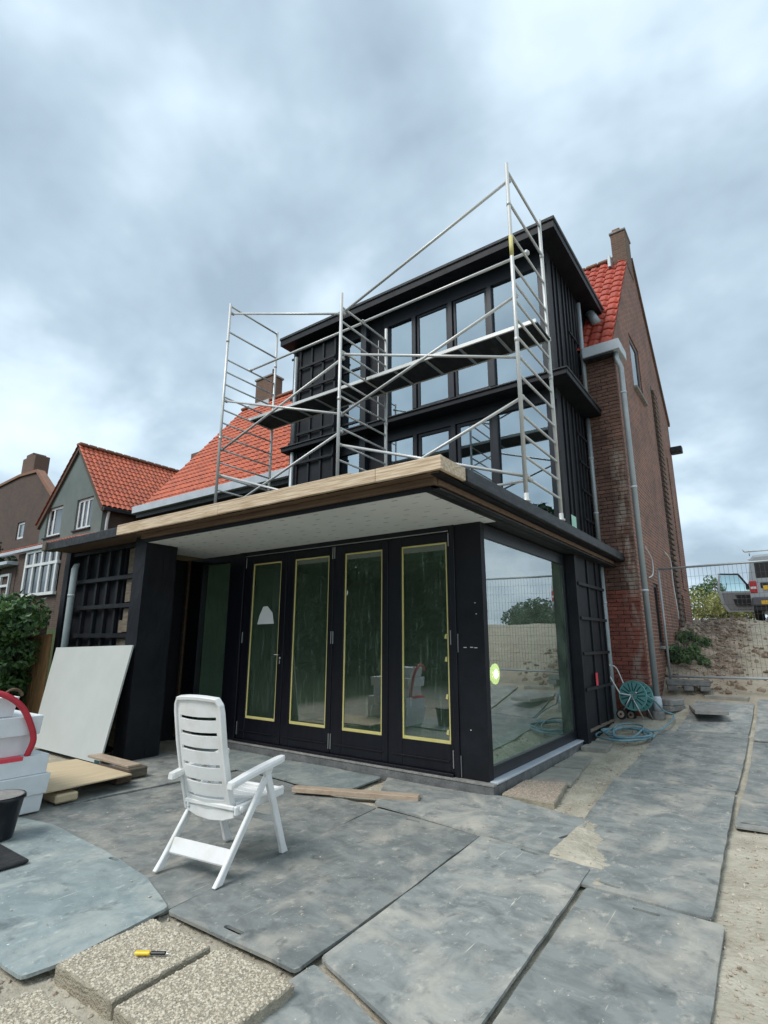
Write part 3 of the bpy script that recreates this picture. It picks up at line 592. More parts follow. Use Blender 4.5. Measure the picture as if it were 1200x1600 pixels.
# flat roof: decking, soffit boards, stepped timber edge
box('soffit_board', (-1.92, -1.42, 2.866), (.14, .118, 2.884), 'soffit', EX, .002)
box('soffit_board', (-4.05, -1.42, 2.867), (-1.93, .118, 2.885), 'soffit', EX, .002)
box('soffit_board', (-5.05, -1.0, 2.866), (-4.06, .118, 2.884), 'soffit', EX, .002)
box('soffit_board', (-4.40, -1.42, 2.8665), (-4.061, -1.001, 2.8845), 'soffit', EX, .002)
box('side_soffit', (.142, -1.42, 2.868), (.30, 5.02, 2.885), 'bitumen', EX, .002)
box('side_soffit', (.001, .12, 2.869), (.141, 5.02, 2.886), 'bitumen', EX, .002)
box('soffit_edge', (-4.40, -1.47, 2.862), (.19, -1.421, 2.90), 'membrane', EX, .002)
box('soffit_edge', (.191, -1.47, 2.8635), (.225, 4.9, 2.90), 'membrane', EX, .002)
box('lower_board', (-4.40, -1.52, 2.902), (.30, -1.46, 2.962), 'pine_dark', EX)
box('lower_board', (.262, -1.457, 2.903), (.31, 4.85, 2.955), 'pine_dark', EX)
for k in range(13):
    x = -4.55 + k * .405
    box('joist', (x - .022, -1.625, 2.966), (x + .022, -.6, 3.068), 'pine_dark', EX, .002)
box('roof_deck', (-6.98, -1.60, 3.07), (.40, 5.02, 3.088), 'pine_dark', EX, .002)
box('edge_underside', (-4.8, -1.62, 2.963), (.40, -1.50, 2.9655), 'pine_dark', EX, 0)
bx_ = [(-4.80, -2.55), (-2.547, -.25), (-.247, .45)]
for q, (xa, xb) in enumerate(bx_): box('fascia_board', (xa, -1.66, 2.972 + .002 * (q % 2)), (xb, -1.622, 3.098 + .001 * q), 'pine', EX)
box('fascia_board', (.412, -1.62, 2.974), (.449, -1.20, 3.097), 'pine', EX)
box('roof_lath', (-4.80, -1.655, 3.100), (-.55, -1.55, 3.118), 'pine', EX)
box('roof_lath', (-4.9, -1.50, 3.119), (-.9, -1.44, 3.136), 'pine', EX)
box('roof_edge', (.40, -1.195, 2.965), (.462, 5.03, 3.105), 'bitumen', EX, .01)
box('roof_edge_underside', (.312, -1.6, 2.957), (.40, 5.03, 2.964), 'membrane', EX, 0)
box('roof_edge', (-6.2, -1.655, 2.955), (-4.802, -1.61, 3.092), 'bitumen', EX, .008)
box('roof_edge', (-7.0, -1.655, 2.955), (-6.202, -1.61, 3.090), 'bitumen', EX, .008)
box('roof_edge_block', (-7.10, -1.68, 2.96), (-6.98, -1.50, 3.10), 'greywood', EX)
box('roof_edge_underside', (-6.98, -1.608, 2.962), (-4.41, -1.0, 2.985), 'darkwood', EX, 0)
box('roof_membrane', (-6.95, -1.42, 3.09), (.398, 5.02, 3.099), 'bitumen', EX, 0)
box('roof_membrane', (-.55, -1.54, 3.10), (.30, -1.30, 3.116), 'bitumen', EX, .004)
tube('membrane_roll', curve_pts([(-.2, -1.35, 3.14), (.0, -1.40, 3.15), (.22, -1.42, 3.14)], 6), .035, 'bitumen', EX, 10)

# ---------------------------------------------------------------- upper bay (two storeys, black)
BY = thing('rear_bay', (-3, 3.25, 3.1), 'black two-storey window bay with flat overhanging roof above the extension', 'building')
XL = -6.35
box('bay_roof', (-6.56, 2.78, 8.66), (.31, 7.0, 8.80), 'membrane', BY, .0)
box('roof_trim', (-6.58, 2.755, 8.80), (.335, 7.0, 8.875), 'bitumen', BY, .012)
box('ledge', (-6.45, 2.86, 5.86), (.31, 5.02, 5.95), 'membrane', BY, .008)
box('ledge_cap', (-6.47, 2.835, 5.952), (.33, 5.02, 5.985), 'bitumen', BY, .008)
# front framing: mullions and glass
VX = [-3.62, -2.90, -2.02, -1.155, -.12]       # bay divisions
for (zb, zt) in ((3.1, 5.86), (5.986, 8.66)):
    lower = zt < 6
    gt = zt - (.24 if lower else .33); gb = zb + (.12 if lower else .20)
    box('head_beam', (-3.70, 3.22, gt), (-.001, 3.40, zt), 'frame', BY)
    box('sill_beam', (-3.70, 3.23, zb), (-.001, 3.40, gb), 'frame', BY)
    for k, x in enumerate(VX):
        wd = .10 if k not in (0, 4) else .12
        box('mullion', (x - wd / 2, 3.20, gb), (x + wd / 2, 3.36, gt), 'frame', BY, .006)
    for k in range(4):
        xa, xb = VX[k] + .061, VX[k + 1] - .061
        if lower and k in (1, 2) or (not lower and k in (1, 2)):
            fw = .065 if lower else .05
            zz0, zz1 = gb + .003, gt - .003
            sash = box('sash', (xa, 3.245, zz0), (xa + fw, 3.31, zz1), 'frame', BY)
            box('sash_rail', (xb - fw, 3.245, zz0), (xb, 3.31, zz1), 'frame', sash); box('sash_rail', (xa + fw, 3.247, zz1 - fw), (xb - fw, 3.308, zz1), 'frame', sash); box('sash_rail', (xa + fw, 3.247, zz0), (xb - fw, 3.308, zz0 + fw), 'frame', sash)
            box('pane', (xa + fw - .002, 3.27, zz0 + fw - .002), (xb - fw + .002, 3.278, zz1 - fw + .002), 'glass_up', sash, 0)
        else:
            box('window_pane', (xa - .003, 3.27, gb - .002), (xb + .003, 3.278, gt + .002), 'glass_up', BY, 0)
    # black wall strip, post and narrow window left of the big windows
    box('wall_strip', (-4.10, 3.24, zb), (-3.70, 3.36, zt), 'membrane', BY, 0)
    box('corner_post', (-4.26, 3.10, zb), (-4.102, 3.36, zt), 'frame', BY, .006)
    box('narrow_pane', (-4.90, 3.28, zb + .15), (-4.262, 3.288, zt - .3), 'glass_up', BY, 0)
    box('narrow_window_head', (-4.95, 3.24, zt - .30), (-4.262, 3.36, zt), 'frame', BY)
    for z in (.3, .95, 1.6): box('glazing_bar', (-4.90, 3.25, zb + z), (-4.262, 3.279, zb + z + .05), 'frame', BY, .003)
    # boarded block on the left with battens
    box('boarded_wall', (XL, 3.06, zb), (-4.92, 3.40, zt), 'membrane', BY, 0)
    for x in (-6.26, -6.08, -5.70, -5.33, -4.96): box('batten', (x - .028, 3.02, zb + .02), (x + .028, 3.058, zt - .06), 'batten', BY, .002)
    zs = [zb + f for f in ((.28, .85, 1.42, 2.0, 2.5) if not lower else (.5, 1.2, 1.9, 2.45))]
    for z in zs:
        box('batten', (-6.08, 2.985, z - .028), (-4.93, 3.018, z + .028), 'batten', BY, .002)
    for z in zs[::2]: box('batten', (XL, 2.985, z - .2), (-6.24, 3.018, z - .15), 'batten', BY, .002)
    tube('bay_pipe', [(-6.17, 2.97, zb + .0), (-6.17, 2.97, zt - (.35 if not lower else .02))], .045, 'tubegrey', BY, 12)
    # right side wall with vertical boards
    box('side_wall', (-.12, 3.38, zb), (-.03, 5.03, zt), 'membrane', BY, 0)
    wrapped('side_corner', (-.06, 3.24, zb), (.0, 3.46, zt), BY, .003, 20, 'batten')
    for y in (3.62, 3.86, 4.18, 4.40, 4.60, 4.82): box('side_batten', (-.03, y - .03, zb + .02), (.0, y + .03, zt - .03), 'batten', BY, .002)
    for z in ([zb + f for f in (.6, 1.15, 1.7, 2.25)] if lower else [zb + .55, zb + 1.5]): box('side_batten', (.001, 4.36, z - .02), (.022, 4.98, z + .02), 'batten', BY, .002)
    # rooms behind the glass
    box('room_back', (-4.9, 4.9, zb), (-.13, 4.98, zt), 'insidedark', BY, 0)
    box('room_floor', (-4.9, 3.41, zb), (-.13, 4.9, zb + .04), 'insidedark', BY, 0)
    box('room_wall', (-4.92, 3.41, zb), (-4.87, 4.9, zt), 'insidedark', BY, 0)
tube('rain_pipe', [(.05, 4.98, 3.1), (.05, 4.98, 5.85)], .045, 'tubegrey', BY, 12)
tube('rain_pipe', [(.06, 5.0, 5.99), (.06, 5.0, 8.45)], .045, 'tubegrey', BY, 12)
for z in (3.9, 5.0): lathe('pipe_clip', [(.052, z), (.052, z + .03)], (.05, 4.98, 0), 'zincwhite', BY, 12)
tube('spout', [(.10, 5.75, 8.62), (.26, 5.72, 8.25)], .10, 'tubegrey', BY, 14)
box('paper_notice', (.003, 3.52, 3.30), (.008, 3.78, 3.62), 'note', BY, 0)
box('paper_notice', (.003, 3.55, 3.22), (.009, 3.76, 3.25), 'paper', BY, 0)
box('cheek', (-.10, 5.03, 6.9), (-.02, 6.6, 8.66), 'membrane', BY, 0)
box('torn_seam', (-3.865, 3.2345, 6.15), (-3.85, 3.239, 6.75), 'paper', BY, 0); box('torn_seam', (-3.862, 3.2345, 7.0), (-3.845, 3.239, 8.1), 'paper', BY, 0)
box('left_cheek', (XL, 3.40, 3.1), (XL + .08, 6.5, 8.66), 'zincwhite', BY, 0)

# ---------------------------------------------------------------- brick house
BH = thing('brick_house', (-2.5, 8.5, 0), 'tall red brick house with steep tiled roof and gable chimney behind the black bay', 'building')
GX = .64
gab = [(5.15, -.3), (12.1, -.3), (12.1, 7.95), (8.7, 11.55), (8.3, 11.50), (5.08, 7.40), (5.15, 7.2)]
OP = [(6.55, 1.45, 7.1, 2.7), (10.25, 1.98, 10.75, 2.72), (7.0, 7.2, 8.1, 8.6)]
# gable wall with real openings: outline with holes, extruded
def holed(name, outline, holes, axis, lo, hi, m, parent=None, zfun=None, org=None):
    bm = bmesh.new(); oth = [i for i in range(3) if i != axis]
    def mk(v):
        c = [0, 0, 0]; c[oth[0]], c[oth[1]] = v; c[axis] = hi if zfun is None else zfun(*v) ; return bm.verts.new(c)
    for loop in [outline] + holes:
        vs_ = [mk(v) for v in loop]
        for i in range(len(vs_)): bm.edges.new((vs_[i], vs_[(i + 1) % len(vs_)]))
    bmesh.ops.triangle_fill(bm, use_beauty=True, edges=list(bm.edges))
    r = bmesh.ops.extrude_face_region(bm, geom=list(bm.faces))
    th = hi - lo
    for e in r['geom']:
        if isinstance(e, bmesh.types.BMVert): e.co[axis] -= th
    return bm_obj(name, bm, m, parent, org=org)
holed('gable_wall', gab, [[(a, b), (c, b), (c, d_), (a, d_)] for a, b, c, d_ in OP], 0, .545, GX, 'brick_wall', BH)
box('front_wall', (-8.2, 5.12, -.3), (.33, 5.4, 7.2), 'brick_wall', BH, 0)
box('rear_wall', (-8.2, 11.8, -.3), (.33, 12.08, 7.9), 'brick_wall', BH, 0)
box('side_wall', (-8.2, 5.4, -.3), (-7.9, 11.8, 7.9), 'brick_wall', BH, 0)
box('pier_core', (.02, 5.075, -.2), (.632, 5.119, 7.15), 'mortar', BH, 0)
bmA = {}
def brick_mesh(ln, hh):
    if (ln, hh) not in bmA:
        bm = bmesh.new(); bmesh.ops.create_cube(bm, size=1)
        for v in bm.verts: v.co = Vector((v.co.x * ln, v.co.y * .06, v.co.z * hh))
        bev(bm, .004); me = bpy.data.meshes.new('brick'); bm.to_mesh(me); bm.free(); bmA[(ln, hh)] = me
    return bmA[(ln, hh)]
MB = {}
def brick(x0, x1, z, red):
    ln = round(x1 - x0, 3); key = (ln, red)
    if key not in MB:
        me = brick_mesh(ln, .0645).copy(); me.materials.append(M['brick_red' if red else 'brick_brown']); MB[key] = me
    o = bpy.data.objects.new('brick', MB[key]); COL.objects.link(o); o.parent = BH
    o.location = Vector(((x0 + x1) / 2, 5.068 + random.uniform(-.004, .004), z)) - ORG[BH.name]; o.rotation_euler = (random.uniform(-.012, .012), 0, random.uniform(-.012, .012))
zc = .06; row = 0
while zc < 7.12:
    red = zc < 2.55 + random.uniform(-.2, .2)
    cuts = [.03, .245, .458, .648] if row % 2 == 0 else [.03, .135, .35, .648 - .10, .648]
    if row % 2 == 1: cuts = [.03, .138, .352, .648]
    for a_, b_ in zip(cuts, cuts[1:]): brick(a_ + .004, b_ - .004, zc, red)
    zc += .0735; row += 1
# pantiles
def tile_profile(u):                # u 0..1 across one tile
    return .022 * math.sin(u * 2 * math.pi - .6) + .012 * math.sin(u * 4 * math.pi)
def tile_mesh(pw, pl):
    bm = bmesh.new(); n = 8; th = .016; over = .07
    g = []
    for (v, lift) in ((0, .030), (pl + over, .0)):
        g.append([(bm.verts.new(((i / n) * pw * 1.06, v, tile_profile(i / n) + lift)), bm.verts.new(((i / n) * pw * 1.06, v, tile_profile(i / n) + lift - th))) for i in range(n + 1)])
    for i in range(n):
        bm.faces.new((g[0][i][0], g[0][i + 1][0], g[1][i + 1][0], g[1][i][0])); bm.faces.new((g[0][i][1], g[0][i + 1][1], g[0][i + 1][0], g[0][i][0]))
    for k in (0, n): bm.faces.new((g[0][k][0], g[1][k][0], g[1][k][1], g[0][k][1]))
    bmesh.ops.recalc_face_normals(bm, faces=bm.faces)
    me = bpy.data.meshes.new('roof_tile'); bm.to_mesh(me); bm.free()
    for p in me.polygons: p.use_smooth = True
    me.materials.append(M['tile']); return me
EAVE, RIDGE = Vector((0, 5.0, 7.32)), Vector((0, 8.3, 11.5))
vdir = (RIDGE - EAVE).normalized(); SL = (RIDGE - EAVE).length; udir = Vector((1, 0, 0)); ndir = udir.cross(vdir)
PW, PL_ = .232, .355
tm = tile_mesh(PW, PL_)
rot = Matrix((udir, vdir, ndir)).transposed().to_euler()
rows = int(SL / PL_)
for r_ in range(rows):
    for c_ in range(6):
        x = .62 - PW * (c_ + 1)
        p = Vector((x, EAVE.y, EAVE.z)) + vdir * (r_ * PL_) + ndir * .03
        o = bpy.data.objects.new('roof_tile', tm); COL.objects.link(o); o.parent = BH; o.location = p - ORG[BH.name] + Vector((random.uniform(-.004, .004), 0, random.uniform(-.004, .004))); o.rotation_euler = rot
prism('roof_boarding', [(5.0, 7.30), (8.3, 11.48), (12.1, 7.9), (12.0, 7.7), (8.3, 11.3), (5.1, 7.2)], 0, -8.3, .34, 'darkwood', BH)
for k in range(4): box('ridge_tile', (-.75 + k * .32, 8.18, 11.50), (-.75 + k * .32 + .31, 8.44, 11.60), 'ridge', BH, .03)
def pantile_sheet(name, p0, u, v, width, length, pw, pl, m, parent):
    u = Vector(u).normalized(); v = Vector(v).normalized(); n = u.cross(v).normalized()
    if n.z < 0: n = -n
    cols = int(round(width / pw)); rws = int(round(length / pl)); pw, pl = width / cols, length / rws; sg = 6
    V, F_ = [], []; per = cols * sg + 1
    for r_ in range(rws):
        for (vv_, lift, end) in ((r_ * pl, 0.016, 0), (r_ * pl, .046, 0), ((r_ + 1) * pl + .01, .014, 1)):
            for i in range(per):
                jit = .006 * noise.noise(Vector((i // sg * 3.1, r_ * 5.7, 1)))
                V.append(Vector(p0) + u * (i / sg * pw) + v * vv_ + n * (1.25 * tile_profile((i % sg) / sg) + lift + jit))
        b0 = r_ * 3 * per
        for k in range(2):
            for i in range(per - 1): a_ = b0 + k * per + i; F_.append((a_, a_ + 1, a_ + per + 1, a_ + per))
    o = py_obj(name, V, F_, m, parent, False); o['kind'] = 'stuff'; return o
pantile_sheet('roof_tiles', (-8.3, 12.15, 7.95), (1, 0, 0), (0, -3.8, 3.6), 8.9, 5.2, .25, .36, 'tile_orange', BH)
# gutter box, downpipes, chimney, windows, brickwork
box('gutter', (.10, 4.80, 7.08), (.80, 5.10, 7.30), 'zincwhite', BH, .01)
box('gutter_return', (.665, 5.102, 7.10), (.80, 5.45, 7.29), 'zincwhite', BH, .01)
box('gutter_soffit', (.10, 4.82, 7.04), (.68, 5.05, 7.078), 'bitumen', BH, .004)
tube('downpipe', [(.70, 4.96, 7.1), (.70, 4.95, 6.95), (.76, 4.98, 6.75), (.76, 4.98, .62)], .05, 'tubegrey', BH, 14)
for z in (2.4, 4.3, 6.2): lathe('pipe_clip', [(.057, z), (.057, z + .035)], (.76, 4.98, 0), 'zincwhite', BH, 14)
lathe('pipe_shoe', [(.065, .40), (.075, .52), (.07, .60), (.055, .64)], (.76, 4.98, 0), 'zincwhite', BH, 14)
lathe('pipe_foot', [(.10, .12), (.10, .36), (.09, .40)], (.76, 4.98, 0), 'concrete', BH, 14)
ch = box('chimney', (.30, 8.05, 11.0), (.66, 8.70, 12.15), 'brick_chimney', BH, .01)
box('chimney_cap', (.275, 8.02, 12.152), (.685, 8.73, 12.21), 'concrete', ch, .01); box('chimney_pot', (.34, 8.1, 12.212), (.54, 8.38, 12.34), 'ridge', ch, .02)
box('chimney_flashing', (.22, 7.75, 11.02), (.299, 8.2, 11.35), 'tubegrey', ch, .01)
prism('verge_course', [(12.12, 7.93), (8.7, 11.56), (8.7, 11.70), (12.2, 8.05)], 0, .50, .69, 'brick_chimney', BH)
for (a, b, c, d_) in OP:
    big = b > 5
    wf = box('window_frame', (.57, a, b), (.61, a + .07, d_), 'vanseat' if big else 'frame', BH); fm = 'vanseat' if big else 'frame'
    box('window_bar', (.57, c - .07, b), (.61, c, d_), fm, wf); box('window_bar', (.57, a + .07, d_ - .07), (.61, c - .07, d_), fm, wf); box('window_bar', (.57, a + .07, b), (.61, c - .07, b + .07), fm, wf)
    box('pane', (.585, a + .07, b + .07), (.593, c - .07, d_ - .07), 'glass_far', wf, 0)
    box('window_sill', (.6, a - .08, b - .06), (.72, c + .08, b - .003), 'concrete', BH, .01)
box('recess_shade_band', (.6405, 9.42, 1.8), (.648, 10.06, 8.2), 'bitumen', BH, 0)  # flat dark strip, colour stands in for recess shade behind the headers
for k in range(46):                                    # vertical band of projecting header bricks
    z = 1.9 + k * .136
    box('header_brick', (.649, 9.46, z), (.70, 10.02, z + .075), 'brick_chimney', BH, .004)
box('relief_panel', (.641, 10.9, 2.9), (.665, 11.5, 6.6), 'brick_wall', BH, 0)
box('wall_lamp', (.641, 11.85, 7.0), (.95, 12.1, 7.2), 'bitumen', BH, .02)
tube('cable', curve_pts([(.665, 6.0, 3.35), (.70, 6.35, 3.15), (.70, 6.3, 2.85), (.66, 6.05, 2.75)], 6), .012, 'white', BH, 6)
tube('cable', curve_pts([(.67, 8.3, 3.55), (.70, 8.8, 3.4), (.68, 8.95, 2.9), (.70, 9.0, 2.3), (.69, 9.1, 2.05)], 6), .014, 'white', BH, 6)
box('leaning_board', (.60, 5.02 - .06, .28), (.72, 5.02 - .035, .80), 'vantrim', BH, .003)

# ---------------------------------------------------------------- scaffold on the flat roof
SC = thing('scaffold', (-2.5, 1.0, 3.1), 'aluminium mobile scaffold tower standing on the flat roof', 'scaffold')
YF, YR = .38, 1.63
FR = [(-5.40, 3.10, 8.05), (-2.49, 3.10, 7.08), (.42, 3.115, 7.88)]
RZ = [3.42 + .2626 * k for k in range(13)]
EXTRA = {0: [6.83, 7.43, 8.0], 1: [6.57, 6.83], 2: [6.77, 7.26, 7.77]}
for k, (x, zb, zt) in enumerate(FR):
    for y in (YF, YR):
        pz = zt if (k != 1 or y == YF) else 7.06
        post = tube('post', [(x, y, zb + .03), (x, y, pz)], .026, 'alu', SC, 10)
        lathe('joint_collar', [(.031, 5.18), (.031, 5.24)], (x, y, 0), 'alu', post, 10)
        lathe('foot', [(.05, zb - .0), (.05, zb + .02), (.03, zb + .03), (.03, zb + .10)], (x, y, 0), 'alu', post, 10)
        if k != 1: lathe('joint_collar', [(.031, 7.20), (.031, 7.26)], (x, y, 0), 'alu', post, 10)
        if k == 2 and y == YF: lathe('tape_band', [(.0275, 6.42), (.0275, 6.72)], (x, y, 0), 'tape', post, 10)
    for z in [q for q in RZ if q < EXTRA[k][0] - .2] + EXTRA[k]:
        if z > zt: continue
        tube('rung', [(x, YF, z), (x, YR, z)], .017 if z < 7 else .019, 'alu', SC, 8)
def brace(a, b, r=.021):
    a, b = Vector(a), Vector(b); d_ = (b - a).normalized()
    o = tube('brace', [a - d_ * .03, b + d_ * .03], r, 'alu', SC, 8)
    for p in (a, b): lathe('hook', [(.030, p.y - .035), (.030, p.y + .03)], (p.x, 0, p.z), 'alu', o, 8, 'Y')
yb = YF + .06
brace((-5.40, yb, 7.86), (-2.49, yb, 6.73)); brace((-2.49, yb, 6.76), (.42, yb, 7.66))
brace((-5.40, yb, 5.98), (-2.49, yb, 4.97)); brace((-2.49, yb, 6.0), (.42, yb, 4.99))
brace((-5.40, yb, 5.0), (-2.49, yb, 5.93)); brace((-2.49, yb, 4.96), (.42, yb, 5.87))
brace((-5.40, yb, 3.72), (-2.49, yb, 4.68)); brace((-2.49, yb, 3.45), (.42, yb, 4.45))
brace((-5.40, yb, 4.5), (-2.49, yb, 3.5)); brace((-2.49, yb, 4.46), (.42, yb, 3.44))
brace((-2.49, yb + .1, 3.42), (.42, yb + .1, 3.42), .018)
brace((-5.40, .97, 6.85), (-2.49, .97, 6.85)); brace((-2.49, .97, 6.86), (.42, .97, 6.86))
for xa, xb in ((-5.46, -2.47), (-2.51, .46)):
    pl_ = box('platform', (xa, 1.07, 5.805), (xb, 1.62, 5.822), 'bitumen', SC, .002)
    for y in (1.055, 1.632): box('platform_rail', (xa, y - .014, 5.79), (xb, y + .014, 5.85), 'alu', pl_, .004)
    for q in range(1, 5): box('cross_bar', (xa + (xb - xa) * q / 5 - .02, 1.07, 5.782), (xa + (xb - xa) * q / 5 + .02, 1.62, 5.803), 'tubegrey', pl_, .003)

# ---------------------------------------------------------------- ground plates
def soften(poly, rad=.03, jit=.004, step=.16):
    n = len(poly); P = [Vector(p) for p in poly]; o_ = []
    for i in range(n):
        a, b, c = P[i - 1], P[i], P[(i + 1) % n]
        da, dc = (a - b), (c - b); r = min(rad, da.length * .4, dc.length * .4); da.normalize(); dc.normalize()
        s, e = b + da * r, b + dc * r; o_ += [s, (s + e + b * 2) / 4, e]
        nxt = P[(i + 1) % n]; ln = (nxt - b).length; k = max(1, int(ln / step))
        for q in range(1, k): o_.append(b.lerp(nxt, q / k) + Vector((random.uniform(-jit, jit), random.uniform(-jit, jit))))
    return [tuple(v) for v in o_]
def slot(x, y, ang, ln=.15, wd=.034):
    o_ = []; c, s = math.cos(ang), math.sin(ang)
    for sx in (1, -1):
        for k in range(5):
            t = -math.pi / 2 + math.pi * k / 4; px, py = sx * (ln / 2 - wd / 2) + sx * math.cos(t) * wd / 2, sx * math.sin(t) * wd / 2
            o_.append((x + px * c - py * s, y + px * s + py * c))
    return o_
def plate(label, poly, lift, slots=(), m='plate', rad=.03, warp=.011):
    ph = random.uniform(0, 50)
    hs = [slot(*s) for s in slots]
    zf = lambda x, y: g0(x, y) + lift + warp * noise.noise(Vector((x * 1.2, y * 1.2, ph)))
    cx = sum(p[0] for p in poly) / len(poly); cy = sum(p[1] for p in poly) / len(poly)
    o = holed('ground_plate', soften(poly, rad), hs, 2, -.016, 0, m, None, zf, (cx, cy, g0(cx, cy) + lift - .016))
    return tag(o, label, 'ground plate', 'ground protection plates laid over the garden')
plate('dusty grey plate under the front leg of the white chair', [(-.47, -3.33), (-.65, -1.05), (.44, -1.07), (.55, -3.32)], .034, [(.02, -3.25, .0), (-.20, -1.14, .0)])
plate('grey plate with one grip slot, right of the plate under the chair leg', [(.46, -1.09), (1.34, -1.29), (1.43, -3.45), (.57, -3.17)], .040, [(.90, -1.27, -.2)])
plate('grey plate at the bottom edge, next to the pebbled slabs', [(.56, -3.20), (1.43, -3.48), (1.46, -5.2), (.5, -5.2)], .022, [(1.2, -3.62, .9)])
plate('grey plate with a scratched surface at the lower right corner', [(1.385, -1.56), (2.14, -1.60), (2.20, -4.4), (1.485, -4.4)], .022, [(1.76, -1.69, -.05)])
plate('long grey plate half covered by drifted sand', [(.86, 1.49), (2.01, 1.55), (2.08, -1.585), (1.1, -1.545)], .038, [(1.44, 1.32, .05), (1.50, -1.47, -.05)])
plate('smooth grey plate in front of the coiled hose', [(.87, 1.55), (2.01, 1.61), (2.03, 4.36), (.88, 4.22)], .030, [(1.44, 1.72, .05)], rad=.05)
plate('farthest plate, with a loose paving slab lying on it', [(1.10, 4.29), (2.03, 4.42), (2.08, 6.0), (1.22, 5.95)], .022)
plate('plate at the right edge, upper of two, beside the slab', [(2.09, 4.15), (3.2, 4.2), (3.25, 6.2), (2.14, 6.2)], .026)
plate('plate at the right edge, lower of two, beside bare sand', [(2.07, .36), (2.09, 4.08), (3.2, 4.14), (3.2, .42)], .022, [(2.18, .50, .1)])
plate('grey plate ending at the corner column of the extension', [(-.73, -.99), (-1.2, -.12), (.0, -.12), (.14, -.05), (1.06, -.29), (1.12, -1.25)], .048, [(1.02, -.82, 1.2)])
plate('blue-grey plate with a rounded corner in front of the folding doors', [(-4.3, -.75), (-4.3, -.10), (-1.28, -.10), (-1.23, -.79), (-1.45, -.88), (-1.90, -.86), (-2.44, -.80), (-3.1, -.83)], .036, m='plate_blue', rad=.06)
plate('grey plate beneath the white chair', [(-3.12, -3.5), (-2.9, -.79), (-.68, -1.02), (-.49, -3.37)], .020)
plate('grey plate under the foam boxes and the plywood', [(-5.3, -3.9), (-5.0, -.76), (-2.95, -.80), (-3.16, -3.9)], .027)
plate('large blue-grey plate with curved edge at lower left', [(-3.6, -3.3), (-3.01, -3.16), (-2.49, -3.06), (-1.62, -3.09), (-.95, -3.17), (-.47, -3.325), (-.40, -3.94), (-.43, -4.10), (-3.6, -4.2)], .045, [(-1.42, -3.13, .15, .11)], m='plate_blue', rad=.03, warp=.008)
# sand blown over the plate edge
bm = bmesh.new(); V = []; NX, NY = 60, 130
for j in range(NY + 1):
    for i in range(NX + 1):
        x = 1.04 + .56 * i / NX; y = -1.60 + 1.45 * j / NY
        edge = 1.10 + .36 * max(0, min(1, (-.2 - y) / 1.2)) + .09 * noise.noise(Vector((x * 4, y * 4, 2))) + .06 * noise.noise(Vector((x * 13, y * 13, 7))) + .05 * noise.noise(Vector((x * 34, y * 34, 4)))
        h = .034 + .030 * sst(-.03, .20, edge - x) - .03 * sst(.0, .06, x - edge) + .006 * noise.noise(Vector((x * 14, y * 14, 0))) + .004 * noise.noise(Vector((x * 40, y * 40, 0)))
        h -= .06 * sst(-1.22, -1.30, y) * sst(1.42, 1.36, x) + .05 * sst(-1.50, -1.57, y) + .03 * sst(-.35, -.2, y)
        V.append((x, y, h))
bm.free()
F_ = [(j * (NX + 1) + i, j * (NX + 1) + i + 1, (j + 1) * (NX + 1) + i + 1, (j + 1) * (NX + 1) + i) for j in range(NY) for i in range(NX)]
o = py_obj('sand', V, F_, 'ground', None, True); o['kind'] = 'stuff'; tag(o, 'pale sand drifted over the edge of a long ground plate', 'sand')

def stones(name, label, n, area, rmin, rmax, m, dens=None):
    V, F_ = [], []; c = 0
    while c < n:
        x, y = random.uniform(area[0], area[2]), random.uniform(area[1], area[3])
        if dens and not dens(x, y): continue
        r = rmin + (rmax - rmin) * random.random() ** 3; c += 1
        ico(V, F_, Matrix.Translation((x, y, terr(x, y) + r * .15)) @ Matrix.Rotation(random.uniform(0, 6), 4, Vector((random.random(), random.random(), 1))) @ Matrix.Diagonal((r * random.uniform(.7, 1.5), r, r * random.uniform(.4, .8), 1)))
    o = py_obj(name, V, F_, m); o['kind'] = 'stuff'; return tag(o, label, 'stones')
stones('rubble', 'loose rubble and stones scattered over the dirt slope', 1500, (.7, 6.4, 2.7, 14), .012, .085, 'earth_stone', lambda x, y: random.random() < .12 + .88 * sst(2.2, 1.4, x))
stones('gravel', 'small clods and gravel on the bare sand around the plates', 8000, (-.9, -5.2, 3.4, 4.6), .003, .016, 'rubble', lambda x, y: (.45 < x < 1.15 and y > -1.3) or (x > 2.1 and y < .4) or (x < .7 and y < -3.3))

V, F_ = [], []
for k in range(420):
    x, y = random.uniform(-3.0, 2.1), random.uniform(-4.0, 1.5)
    if (x < .8 and y > -.1) or (x > .5 and x < .9 and y > -.3): continue
    r = .0022 + .005 * random.random() ** 4
    ico(V, F_, Matrix.Translation((x, y, g0(x, y) + .052)) @ Matrix.Rotation(random.uniform(0, 6), 4, 'Z') @ Matrix.Diagonal((r * random.uniform(.8, 2), r, r * .5, 1)))
o = py_obj('plaster_chips', V, F_, 'pebble'); o['kind'] = 'stuff'; tag(o, 'tiny pale plaster chips scattered over the ground plates', 'debris')

